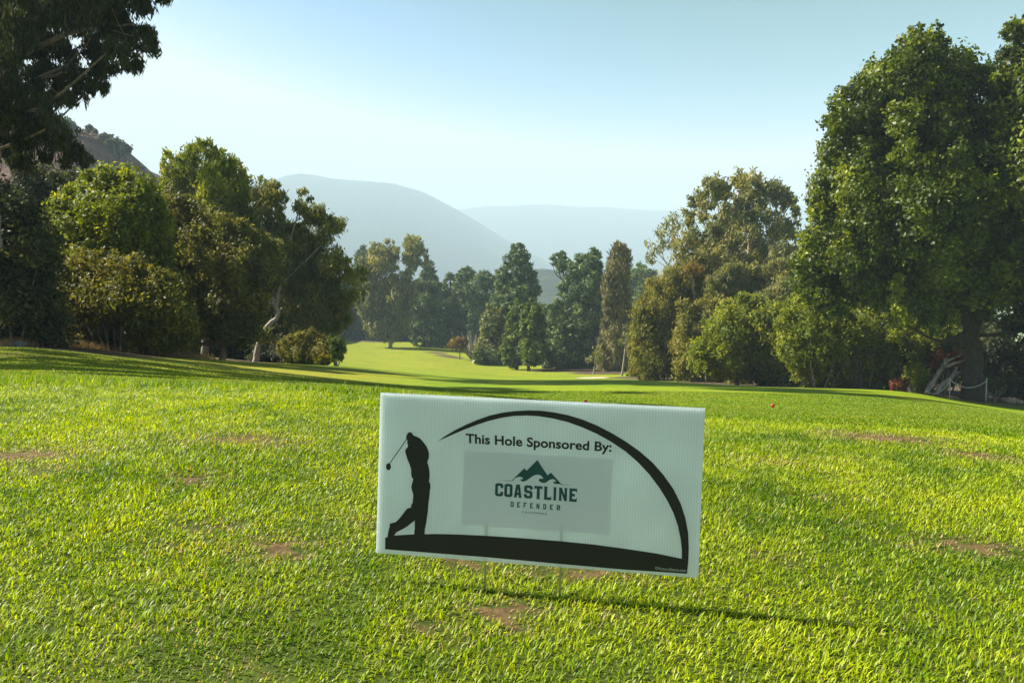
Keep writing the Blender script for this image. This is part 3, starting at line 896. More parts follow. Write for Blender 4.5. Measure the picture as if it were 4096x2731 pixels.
G_BROAD = lambda s, layers=4.5: (s, s * .55, layers, dict(droop=.35, sub=12, spread=.27, up=.45, tone=(.45, .28)))
G_GUM = lambda s, layers=3.0: (s, s * .28, layers * .85, dict(droop=.8, sub=14, spread=.34, up=.25, tone=(.5, .3)))
G_BUSH = lambda s, layers=4.2: (s, s * .44, layers * .85, dict(droop=.2, sub=14, spread=.31, up=.4, tone=(.45, .3)))
G_NEED = lambda s, layers=4.2: (s, s * .30, layers, dict(droop=-.15, sub=12, spread=.27, flat=.75, up=.35, tone=(.45, .28), aim=.8))

# ------------------------------------------------------------------ far hills
def ridge(name, prof, d, front, back, base, mat, amp, seed, step=6, kind='structure', label=None):
    """a hill whose crest runs at distance d: front and back slopes fall to base height"""
    pr = np.array(prof, float)
    xs = np.arange(pr[0, 0], pr[-1, 0] + 1, step)
    ys = np.interp(xs, pr[:, 0], pr[:, 1])
    crest = np.array([at(a, b, d) for a, b in zip(xs, ys)])
    sx = crest[:, 0]
    T = np.r_[np.linspace(-1, 0, 26), np.linspace(0, 1, 10)[1:]]
    V = []
    for t in T:
        y = d + (t * front if t < 0 else t * back)
        s = 1 - abs(t) ** 1.15 if t < 0 else 1 - t ** 2
        n = (vnoise(sx, np.full_like(sx, y), amp * 9, seed) - .5) * 1.2 + (vnoise(sx, np.full_like(sx, y), amp * 3.2, seed + 1) - .5) * .5
        z = base + (crest[:, 2] - base) * s + n * amp * (4 * abs(t) * (1 - abs(t)) * .9 + .1)
        V.append(np.c_[sx * (y / d) ** .35, np.full_like(sx, y), z])
    V = np.concatenate(V); n = len(xs)
    i = (np.arange(len(T) - 1)[:, None] * n + np.arange(n - 1)[None]).ravel()
    F = np.stack([i, i + 1, i + n + 1, i + n], 1)
    o = link_mesh(name, np_mesh(name, V, F, smooth=True), mat)
    return tag(o, label, kind=kind)


def scrub_mat(name, a, b, c, scale):
    m, nt, N, out = nodes(name)
    g = N('NewGeometry'); n1 = N('TexNoise', Scale=float(scale), Detail=8.0, Roughness=.7); n2 = N('TexNoise', Scale=scale * 7.0, Detail=5.0, Roughness=.7)
    nt.links.new(g.outputs['Position'], n1.inputs['Vector']); nt.links.new(g.outputs['Position'], n2.inputs['Vector'])
    mx = N('Math', _operation='MULTIPLY_ADD'); nt.links.new(n2.outputs['Fac'], mx.inputs[0]); mx.inputs[1].default_value = .5
    nt.links.new(n1.outputs['Fac'], mx.inputs[2])
    col = ramp(N, nt, mx.outputs[0], [(.55, a), (.75, b), (.95, c)])
    p = N('BsdfPrincipled', Roughness=.95); p.inputs['Specular IOR Level'].default_value = .1
    nt.links.new(col, p.inputs['Base Color'])
    bp = N('Bump', Strength=.9, Distance=1.5 / scale * .2); nt.links.new(mx.outputs[0], bp.inputs['Height']); nt.links.new(bp.outputs[0], p.inputs['Normal'])
    nt.links.new(p.outputs[0], out.inputs['Surface'])
    return m


chaparral = scrub_mat('chaparral', (.014, .026, .026), (.026, .042, .040), (.045, .060, .052), .02)
hill_scrub = scrub_mat('hill_scrub', (.022, .036, .024), (.04, .056, .036), (.075, .08, .055), .06)
brown_scrub = scrub_mat('dry_brown_scrub', (.060, .034, .027), (.125, .066, .046), (.21, .115, .078), .25)
ridge('far_mountain', [(-300, 470), (300, 455), (480, 425), (560, 416), (590, 418), (625, 414), (655, 403), (690, 398), (720, 401), (760, 409), (800, 413), (835, 415), (880, 418), (905, 421), (935, 430),
                       (965, 438), (990, 449), (1020, 465), (1050, 481), (1100, 510), (1180, 560), (1300, 620)], 1900, 900, 600, -38, chaparral, 6, 31)
ridge('far_ridge', [(700, 520), (900, 500), (1020, 488), (1060, 480), (1080, 477), (1130, 472), (1170, 473), (1210, 470), (1260, 469), (1290, 472), (1340, 475), (1390, 474), (1440, 479), (1500, 483), (1560, 481),
                    (1640, 480), (1700, 477), (1760, 474), (1830, 470), (1900, 468), (2100, 460), (2400, 455), (2800, 470)], 2900, 1100, 600, -38, chaparral, 6, 37)
ridge('middle_hill', [(860, 690), (1000, 660), (1120, 640), (1180, 625), (1220, 621), (1250, 618), (1280, 621), (1320, 630), (1400, 640), (1480, 632), (1560, 640), (1700, 660)], 420, 180, 200, -38, hill_scrub, 6, 41)
ridge('brown_hillside', [(-700, 120), (-400, 160), (-150, 205), (0, 235), (60, 250), (110, 262), (150, 275), (185, 300), (215, 306), (240, 312), (265, 338), (290, 368), (320, 384), (345, 398), (380, 420), (420, 446),
                         (480, 480), (560, 530), (640, 590), (720, 650)], 130, 75, 90, -6, brown_scrub, 3, 43, step=4)


# ------------------------------------------------------------------ left side
def masses(*ms): return np.concatenate([m[0] for m in ms]), np.concatenate([m[1] for m in ms])


# shrubs growing on the brown hillside
for lab, ms, b in [('small round bush on the skyline of the brown hillside', spots([(205, 300, 9), (213, 302, 9), (198, 304, 7)], 129, .5), 206),
                   ('large dark bush leaning over the skyline of the brown hillside', lumps([(228, 310), (245, 304), (262, 318), (285, 328), (300, 338), (297, 352), (285, 358), (270, 350), (245, 335), (230, 325)], 128, 1.6, .9), 262),
                   ('dark green bush on the upper brown hillside, left of the small round one', lumps([(95, 262), (140, 264), (165, 278), (183, 300), (180, 335), (150, 330), (110, 310), (90, 290)], 124, 2.5, 1.0), 140)]:
    C, R = ms
    root = empty('hill_bush', (C[:, 0].mean(), C[:, 1].mean(), C[:, 2].min() - 1.2)); tag(root, lab, 'bush', 'bushes on the hillside')
    sb = MB()
    for i in range(min(4, len(C))): sb.tube([np.array(root.location) * 1.0, (np.array(root.location) + C[i]) / 2, C[i]], [.15, .1, .05], 6)
    sb.build('stems', bark_grey, root, root.location)
    crown_mesh('foliage', [leaves(C, R, 3500, .42, .26, sub=12, spread=.3, tone=(.4, .25))], leaf_dark, root, root.location)
hs = []
for px in np.arange(40, 420, 2.2):
    top = np.interp(px, [0, 110, 185, 240, 290, 345, 420], [235, 262, 300, 312, 368, 398, 446])
    for _ in range(2):
        u = RNG.random() ** 1.4; dd = 130 - 70 * u
        p = at(px, top, 130); k = (p[2] + 6) * (1 - u ** 1.15 * (70 / 75) ** 1.15) - 6
        hs.append((p[0] * (dd / 130) ** .35, dd, k + .1, RNG.uniform(.25, .6)))
hs = np.array(hs)
scr = leaves(hs[:, :3], hs[:, 3], 16000, .36, .16, sub=6, spread=.3, tone=(.45, .3))
leaf_scrub = leaf_mat('dry_scrub_leaf', (.040, .032, .02), (.11, .062, .042), (.21, .115, .075), trans=.15)
tag(link_mesh('hillside_scrub', np_mesh('hillside_scrub', scr[0], scr[1], scr[2]), leaf_scrub), 'dry brown scrub covering the steep hillside behind the trees on the left', 'scrub', kind='stuff')

# tall gum overhanging the top left corner; its trunk stands at the frame's edge
D0 = 14
bark_bough = bark_mat('shade_dark_gum_bark', (.10, .075, .06), (.26, .20, .165), 5)  # gum bark darkened: shade on the boughs is put into its colour
over = masses(
    spots([(40, -60, 60), (150, -50, 60), (260, -50, 50), (340, -30, 32), (60, 20, 48), (150, 10, 50), (235, 15, 45), (300, 10, 30), (380, -4, 14),
           (40, 75, 40), (110, 70, 40), (190, 60, 36), (255, 60, 32), (300, 75, 26), (335, 82, 22), (345, 95, 16),
           (15, 120, 26), (85, 115, 30), (150, 125, 28), (215, 108, 32), (270, 118, 26), (300, 140, 20), (312, 150, 13), (258, 150, 18), (228, 150, 20),
           (35, 170, 30), (95, 170, 28), (140, 180, 28), (185, 178, 24), (218, 188, 18), (240, 205, 12), (165, 215, 18), (130, 215, 22), (155, 232, 12),
           (30, 210, 26), (80, 215, 24), (100, 235, 18), (10, 240, 26), (60, 240, 16), (25, -140, 80), (150, -140, 80), (-60, 0, 70), (-80, 110, 70), (-60, 200, 50),
           (-120, -100, 90), (-180, 40, 80), (270, -120, 60)], D0, 1.6),
    spots([(70, 275, 22), (115, 265, 20), (30, 275, 28), (100, 300, 22), (140, 300, 22), (60, 320, 26), (130, 335, 22), (165, 345, 18), (190, 365, 16), (15, 330, 26), (105, 360, 16), (150, 370, 14), (60, 370, 20), (-20, 300, 30), (-30, 370, 30)], D0, 1.2))
_c, _r = over
_k = RNG.normal(size=(3,) + _c.shape) * (_r * .55)[None, :, None]
over = np.concatenate([_c] + [_c + q for q in _k]), np.concatenate([_r] + [_r * .62] * 3)
_ok = np.array([math.hypot(*((q[0] / q[1] * FP + 512) / K - 260, 0)) < 420 for q in over[0]])
over = over[0][_ok], over[1][_ok]
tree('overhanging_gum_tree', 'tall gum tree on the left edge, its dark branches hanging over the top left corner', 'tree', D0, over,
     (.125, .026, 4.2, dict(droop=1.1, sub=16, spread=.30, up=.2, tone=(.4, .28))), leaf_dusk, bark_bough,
     [([(-30, 780), (-26, 640), (-14, 540), (-20, 440), (-26, 330), (-22, 260), (-22, 150), (0, 20), (0, -120)], .14, .06),
      ([(-12, 250), (40, 205), (90, 178), (150, 150)], .05, .02), ([(-10, 180), (60, 120), (150, 80), (230, 62), (310, 55)], .06, .015),
      ([(0, 60), (120, 30), (240, -5)], .05, .02), ([(150, 150), (205, 158), (270, 150), (312, 130)], .02, .01), ([(90, 178), (140, 168), (160, 140)], .03, .012), ([(230, 62), (290, 78), (345, 92)], .022, .008), ([(240, -5), (310, -12), (378, -4)], .022, .008), ([(150, 150), (190, 178), (240, 204)], .02, .008), ([(90, 178), (120, 205), (155, 230)], .02, .008)], limbs=7, limb_r=.06)


def left_plants():
    g = 'trees and bushes along the left side'
    P = lumps([(96, 540), (120, 470), (150, 438), (185, 425), (215, 402), (235, 392), (262, 402), (290, 398), (318, 402), (340, 425), (362, 440), (378, 480), (385, 560), (400, 700), (395, 775), (280, 790), (120, 772), (110, 660)], 25, 1.9, .55)
    tree('pepper_tree', 'broad yellow-green tree with rounded top below the brown hillside', 'tree', 25, P, G_BUSH(.15), leaf_pepper, bark_grey,
         [([(250, 800), (255, 700), (270, 600), (290, 500)], .13, .04), ([(300, 800), (318, 690), (330, 560), (318, 470)], .09, .03), ([(200, 795), (190, 700), (165, 600)], .08, .03)], 14, g)
    P = lumps([(350, 470), (385, 452), (420, 450), (460, 478), (520, 498), (560, 522), (600, 540), (640, 560), (640, 640), (600, 700), (575, 790), (545, 780), (500, 772), (440, 770), (380, 780), (365, 640)], 28, 2.2, .55)
    tree('olive_green_tree', 'broad dull olive tree on a short straight brown trunk', 'tree', 28, P, G_BUSH(.15), leaf_olive, bark_brown,
         [([(511, 822), (513, 775), (505, 700), (490, 600), (500, 540)], .115, .05), ([(506, 710), (560, 640), (600, 580)], .06, .03), ([(505, 690), (440, 600), (410, 520)], .06, .03)], 12, g)
    P = lumps([(374, 352), (384, 350), (400, 378), (425, 345), (455, 326), (476, 328), (482, 350), (508, 345), (520, 370), (545, 372), (552, 395), (570, 398), (574, 440), (585, 500), (590, 560), (420, 570), (395, 450), (368, 430), (372, 395)], 36, 2.2, .55, 1.7)
    tree('feathery_tree', 'tallest green tree on the left with drooping feathery tops', 'tree', 36, P, G_GUM(.24, 3.6), leaf_pepper, bark_grey,
         [([(470, 830), (475, 700), (470, 560), (462, 450), (465, 370)], .16, .03), ([(470, 560), (520, 460), (540, 400)], .07, .02), ([(472, 580), (430, 480), (395, 400)], .07, .02)], 14, g)
    P = masses(lumps([(588, 425), (604, 406), (622, 410), (640, 432), (655, 450), (668, 470), (650, 500), (610, 510), (580, 490)], 34, .9, .36, 1.1),
               lumps([(672, 445), (690, 436), (712, 450), (735, 470), (748, 490), (735, 520), (700, 510), (680, 480)], 34, .9, .36, 1.1),
               lumps([(735, 500), (765, 498), (790, 506), (786, 528), (765, 540), (770, 560), (795, 580), (812, 605), (836, 622), (840, 655), (820, 690), (795, 705), (760, 690), (740, 600), (725, 540)], 34, 1.3, .42, 1.3),
               lumps([(580, 520), (640, 510), (690, 520), (730, 560), (750, 620), (790, 700), (800, 740), (760, 760), (700, 740), (660, 690), (640, 640), (600, 640), (585, 580)], 35, 1.6, .55),
               lumps([(680, 680), (760, 690), (780, 750), (770, 780), (700, 780), (660, 740)], 35, 1.2, .5),
               spots([(604, 772, 13, -.5), (594, 764, 12, -.5), (612, 762, 12, -.5), (620, 774, 10, -.4), (598, 780, 9, -.5)], 34))
    tree('bent_gum_tree', 'gum tree with a crooked white trunk bent twice and an airy crown', 'tree', 34, P, G_GUM(.21, 3.2), leaf_gum, bark_white,
         [([(585, 825), (592, 800), (600, 775), (612, 752), (626, 738), (640, 722), (632, 700), (620, 675), (603, 652), (600, 635), (612, 615), (620, 600)], .125, .04),
          ([(635, 712), (638, 680), (646, 650), (650, 620), (670, 540), (690, 470)], .07, .02), ([(622, 680), (632, 655), (644, 630)], .045, .02), ([(612, 660), (606, 680)], .05, .03), ([(646, 650), (700, 600), (760, 540)], .05, .015), ([(604, 636), (596, 600), (600, 520), (605, 440)], .04, .015)], 0, g)
    P = lumps([(644, 800), (655, 780), (680, 770), (715, 757), (745, 768), (770, 770), (790, 785), (790, 810), (775, 832), (720, 836), (655, 832)], 33, 1.0, .38)
    shrub('rounded_bush', 'low mixed green bush at the right end of the tree line, by the fairway', 'bush', 33, P, G_BUSH(.12), leaf_olive, 715, g, 7)
    P = lumps([(752, 800), (765, 775), (782, 770), (792, 790), (788, 812), (770, 828)], 32, .6, .3)
    shrub('bright_bush', 'small bright green bush at the very edge of the pale fairway', 'bush', 32, P, G_BUSH(.11), leaf_deep, 772, g, 4)
    P = lumps([(-260, 480), (-140, 400), (-40, 430), (20, 440), (50, 462), (85, 490), (105, 540), (125, 600), (130, 680), (150, 770), (60, 775), (-260, 780)], 20, 1.8, .55)
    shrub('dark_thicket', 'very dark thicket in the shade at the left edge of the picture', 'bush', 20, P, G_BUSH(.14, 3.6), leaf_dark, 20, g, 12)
    P = lumps([(110, 600), (200, 580), (330, 600), (400, 640), (430, 700), (440, 780), (400, 800), (330, 795), (220, 785), (130, 775)], 22.5, 1.2, .5, 1.5)
    shrub('undergrowth_bush', 'tangled brownish green undergrowth under the yellow-green tree', 'bush', 22.5, P, G_BUSH(.13, 3.4), leaf_olive, 270, g, 16)
    P = lumps([(380, 640), (520, 620), (640, 640), (700, 690), (700, 800), (660, 832), (560, 828), (420, 815)], 40, 2.2, .7)
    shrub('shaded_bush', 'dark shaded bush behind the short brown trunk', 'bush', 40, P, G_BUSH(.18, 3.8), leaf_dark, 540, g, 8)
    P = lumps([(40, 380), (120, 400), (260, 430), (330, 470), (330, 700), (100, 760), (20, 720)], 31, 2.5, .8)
    shrub('backing_bush', 'dark bush between the yellow-green tree and the brown hillside', 'bush', 31, P, G_BUSH(.18, 3.4), leaf_dark, 180, g, 8)
    rows = [(60, 22, 70, 34), (150, 23, 74, 30), (235, 23.5, 60, 30), (320, 24.5, 70, 32), (395, 26.5, 60, 30), (620, 36.5, 46, 36), (668, 36, 40, 30)]
    for i, (px, dd, w, h) in enumerate(rows):
        by = 341 / K + (FP / K) * math.tan(math.atan((CAM_H - z1((px * K - 512) / FP * dd, dd)) / dd) - PITCH) + 3
        pl = [(px - w, by), (px - w * .8, by - h * 1.2), (px - w * .3, by - h * 1.9), (px + w * .2, by - h * 1.6), (px + w * .7, by - h * 1.8), (px + w, by - h * .6), (px + w, by)]
        names = ['leftmost', 'second', 'third', 'fourth', 'fifth', 'sixth', 'last']
        shrub('low_scrub_bush', names[i] + ' of the low dark bushes along the foot of the left tree line', 'bush', dd, lumps(pl, dd, .7, .32, 1.8), G_BUSH(.12, 3.0), leaf_olive if i % 3 == 1 else leaf_dark, px, 'low bushes at the foot of the left trees', 6)
    # gums outside the frame to the left: their shade falls over the lawn
    for x, y, h, sp, lab in [(-18.8, 27.5, 24, 2.6, 'tall gum past the left edge, behind the dark thicket'), (-21.0, 30.5, 26, 3.0, 'tallest gum of the grove past the left edge'),
                             (-11.0, 12.2, 6.0, 1.5, 'young gum past the left edge, nearest the lawn'), (-9.2, 9.2, 5.6, 1.4, 'smallest gum past the left edge, close to the rough grass'), (-13.4, 17.6, 10.5, 1.7, 'middling gum past the left edge, by the grey rock'),
                             (-14.6, 21.0, 14, 2.0, 'slender gum past the left edge, between the tall and the middling one'), (-24.0, 34.5, 25, 3.2, 'far gum of the grove past the left edge')]:
        z = z1(x, y); n = 26
        a = RNG.uniform(0, 6.28, n); u = RNG.uniform(.68 if h > 20 else .5, 1.02, n)
        rad = sp * np.sqrt(RNG.random(n)) * (1.15 - .6 * np.abs(u - .6))
        C = np.c_[x + np.cos(a) * rad, y + np.sin(a) * rad, z + h * u]; R = RNG.uniform(.5, .95, n) * sp / 3
        root = empty('gum_tree', (x, y, z)); tag(root, lab, 'tree', 'gums past the left edge')
        b = MB(); P = path_pts([(x, y, z - .2), (x + .2, y, z + h * .4), (x - .2, y + .2, z + h * .75), (x, y, z + h)], 5); b.tube(P, np.linspace(.2, .04, len(P)), 9)
        lb = b
        for i in range(10):
            c = C[i]; s = P[int(np.argmin(np.abs(P[:, 2] - (z + max(h * .3, (c[2] - z) * .8)))))]; lb.tube(path_pts([s, (s + c) / 2 - [0, 0, .2], c], 4), np.linspace(.07, .02, 9), 6)
        lb.build('trunk', bark_white, root, (x, y, z))
        crown_mesh('crown', [leaves(C, R, 26000, .26, .09, droop=.8, sub=14, spread=.3)], leaf_deep, root, (x, y, z))


left_plants()


# ------------------------------------------------------------------ far end of the fairway
def far_trees():
    g = 'trees at the far end of the fairway'
    def pine(lab, d, poly, px, mat=leaf_pine, lf=None, br=.8, th=1.8, bark=bark_dark, nm='pine_tree', top=None, fill=2.3):
        pl = np.array(poly, float); tp = pl[np.argmin(pl[:, 1])]
        tree(nm, lab, 'tree', d, lumps(poly, d, th, br, fill), lf or G_NEED(.0062 * d), mat, bark,
             [([(px, 840), ((px + tp[0]) / 2, (800 + tp[1]) / 2), (tp[0], tp[1] + 12)], .0022 * d, .0005 * d)], 14, g)
    P = masses(lumps([(822, 640), (832, 598), (850, 570), (880, 548), (900, 552), (912, 575), (915, 610), (900, 650), (860, 680), (830, 690)], 104, 2.6, 1.0, 1.2),
               lumps([(925, 560), (942, 540), (960, 545), (972, 570), (984, 590), (978, 606), (950, 615), (930, 600)], 104, 1.8, .8, 1.2),
               lumps([(818, 690), (850, 670), (900, 640), (945, 620), (948, 680), (940, 730), (925, 768), (905, 775), (870, 770), (835, 740)], 104, 2.6, 1.1, 1.7))
    tree('gum_tree', 'large airy gum with a pale forked trunk at the far left of the fairway', 'tree', 104, P, G_GUM(.62, 4.0), leaf_gum, bark_white,
         [([(896, 792), (899, 760), (903, 720), (905, 660), (900, 600)], .26, .08), ([(897, 780), (888, 740), (880, 710), (868, 670)], .17, .06), ([(900, 770), (910, 735), (916, 700), (935, 640), (945, 590)], .17, .05)], 12, g)
    pine('hazy conifer pair behind the airy gum, far left of the fairway', 128, [(818, 590), (826, 575), (836, 566), (846, 580), (856, 600), (860, 660), (850, 760), (815, 765)], 836)
    pine('blue-green hazy tree in the gap beside the left tree line', 122, [(760, 640), (800, 640), (822, 680), (832, 775), (770, 778), (750, 700)], 800, leaf_deep, G_BUSH(.7), 1.2, 2.5, nm='hazy_tree')
    pine('blue-green conifer right of the airy gum', 108, [(948, 700), (958, 645), (970, 630), (978, 612), (988, 600), (998, 625), (1008, 650), (1014, 690), (1018, 790), (960, 796), (942, 770)], 975)
    pine('dull green conifer with a bushy top, fourth from the airy gum', 110, [(1036, 690), (1048, 640), (1062, 618), (1075, 615), (1088, 632), (1094, 690), (1090, 785), (1040, 790)], 1066)
    pine('slender pale green conifer in the middle of the far row', 111, [(1008, 700), (1016, 655), (1026, 640), (1034, 624), (1044, 640), (1050, 700), (1050, 790), (1012, 795)], 1032)
    pine('flat-topped pine just left of the great pine', 104, [(1080, 680), (1092, 640), (1104, 626), (1120, 622), (1136, 640), (1140, 668), (1128, 720), (1120, 785), (1086, 790)], 1108)
    pine('great dark pine with a pointed top near the middle of the picture', 84, [(1188, 556), (1198, 562), (1203, 580), (1212, 588), (1216, 610), (1228, 622), (1232, 650), (1237, 668), (1225, 690), (1228, 720), (1215, 750), (1200, 800), (1160, 830), (1140, 800),
          (1132, 760), (1136, 720), (1128, 700), (1140, 660), (1148, 620), (1160, 612), (1162, 590), (1176, 574)], 1186, br=.75, th=2.6)
    pine('grey-green bushy tree at the foot of the great pine', 82, [(1096, 800), (1108, 760), (1110, 720), (1124, 700), (1150, 712), (1160, 760), (1180, 790), (1178, 825), (1150, 838), (1100, 832)], 1135, leaf_gum, G_BUSH(.42), .75, 1.8, nm='grey_bush')
    pine('young green tree on a thin dark trunk, left one of two on the slope', 72, [(1186, 690), (1198, 706), (1206, 740), (1206, 800), (1200, 832), (1172, 838), (1154, 820), (1160, 770), (1170, 720)], 1187, leaf_deep, G_BUSH(.34), .6, 1.3, nm='young_tree')
    pine('young bright green tree on a thin dark trunk, right one of two', 69, [(1216, 690), (1232, 694), (1242, 716), (1250, 750), (1250, 800), (1242, 832), (1206, 836), (1196, 800), (1198, 750), (1204, 715)], 1214, leaf_deep, G_BUSH(.34), .6, 1.3, nm='young_tree')
    P = lumps([(1034, 790), (1042, 776), (1058, 774), (1072, 780), (1074, 794), (1060, 802), (1042, 804)], 88, .7, .42)
    tree('orange_leaved_tree', 'small orange-leaved tree on a thin stem before the far pines', 'tree', 88, P, G_BUSH(.3, 3), leaf_gold, bark_brown, [([(1056, 826), (1056, 805), (1056, 785)], .07, .04)], 5, g)
    # bare bush: twigs only
    p0 = at(1086, 825, 90); p0[2] = z1(p0[0], p0[1]); root = empty('bare_bush', p0); tag(root, 'leafless pale bush beside the small orange tree', 'bush', g)
    b = MB()
    for i in range(26):
        e = p0 + np.array([RNG.normal(0, 1.2), RNG.normal(0, .8), RNG.uniform(1.2, 3.2)]); b.tube([p0 + RNG.normal(0, .1, 3) * [1, 1, 0], (p0 + e) / 2 + RNG.normal(0, .15, 3), e], [.06, .04, .02], 5)
    b.build('twigs', bark_grey, root, p0)
    P = lumps([(1098, 778), (1104, 760), (1118, 752), (1124, 770), (1120, 792), (1106, 796)], 94, .8, .5)
    leaf_plum = leaf_mat('plum_leaf', (.05, .02, .03), (.10, .04, .055), (.16, .06, .08), trans=.25, tmul=(1, .8, .8))
    shrub('plum_leaved_bush', 'small plum-coloured bush in the shade among the far pines', 'bush', 94, P, G_BUSH(.32), leaf_plum, 1110, g, 4)
    P = lumps([(1088, 815), (1096, 800), (1112, 795), (1130, 805), (1150, 815), (1170, 828), (1165, 842), (1120, 838), (1092, 832)], 80, .9, .45)
    shrub('low_round_bush', 'low round green bush on the fairway edge left of the young trees', 'bush', 80, P, G_BUSH(.3), leaf_deep, 1125, g, 5)
    pine('broad blue-green pine right of the hill gap', 74, [(1258, 760), (1262, 720), (1278, 690), (1296, 650), (1310, 610), (1322, 592), (1336, 588), (1350, 590), (1362, 574), (1374, 580), (1378, 620), (1384, 700), (1392, 800), (1385, 862), (1300, 858), (1250, 850), (1254, 800)], 1345, br=.85, th=2.6)
    pine('tuft-topped leaning pine at the left of the hill gap\'s right side', 80, [(1268, 596), (1276, 580), (1292, 576), (1304, 590), (1310, 605), (1300, 622), (1284, 625), (1272, 612)], 1300, leaf_pine, None, .6, 1.0)
    pine('tall brownish casuarina with a narrow pointed crown', 66, [(1418, 562), (1428, 560), (1440, 575), (1444, 610), (1438, 650), (1448, 700), (1452, 780), (1446, 850), (1396, 862), (1376, 820), (1384, 760), (1392, 700), (1388, 650), (1398, 600), (1408, 575)], 1420, leaf_casu, (.45, .09, 3.8, dict(droop=.9, sub=14, spread=.28, flat=1.1, tone=(.45, .28))), .7, 1.7, bark_brown, 'casuarina_tree')
    pine('hazy dark tree behind the brown casuarina', 122, [(1440, 660), (1452, 625), (1470, 608), (1490, 612), (1505, 640), (1510, 780), (1440, 790)], 1474, leaf_deep, G_BUSH(.7), 1.2, 2.5, nm='hazy_tree')
    pine('low dull green trees between the casuarina and the bunker', 70, [(1376, 800), (1392, 770), (1410, 800), (1420, 840), (1415, 868), (1380, 868)], 1398, leaf_casu, G_BUSH(.32), .55, 1.2, nm='dull_bush')
    pine('dark hazy wood-edge tree behind the great pine and its neighbours', 126, [(1010, 700), (1100, 690), (1180, 700), (1230, 720), (1240, 830), (1020, 800)], 1150, leaf_deep, G_BUSH(.75), 1.3, 2.5, nm='backing_tree')
    pine('dark backing tree behind the young green trees, under the hill gap', 98, [(1225, 720), (1245, 700), (1262, 715), (1280, 740), (1280, 850), (1220, 845)], 1250, leaf_deep, G_BUSH(.55), .9, 1.8, nm='backing_tree')
    pine('dark hazy tree behind the airy gum', 121, [(835, 700), (900, 660), (960, 680), (1000, 720), (1000, 785), (840, 775)], 930, leaf_deep, G_BUSH(.75), 1.3, 2.5, nm='backing_tree')


far_trees()


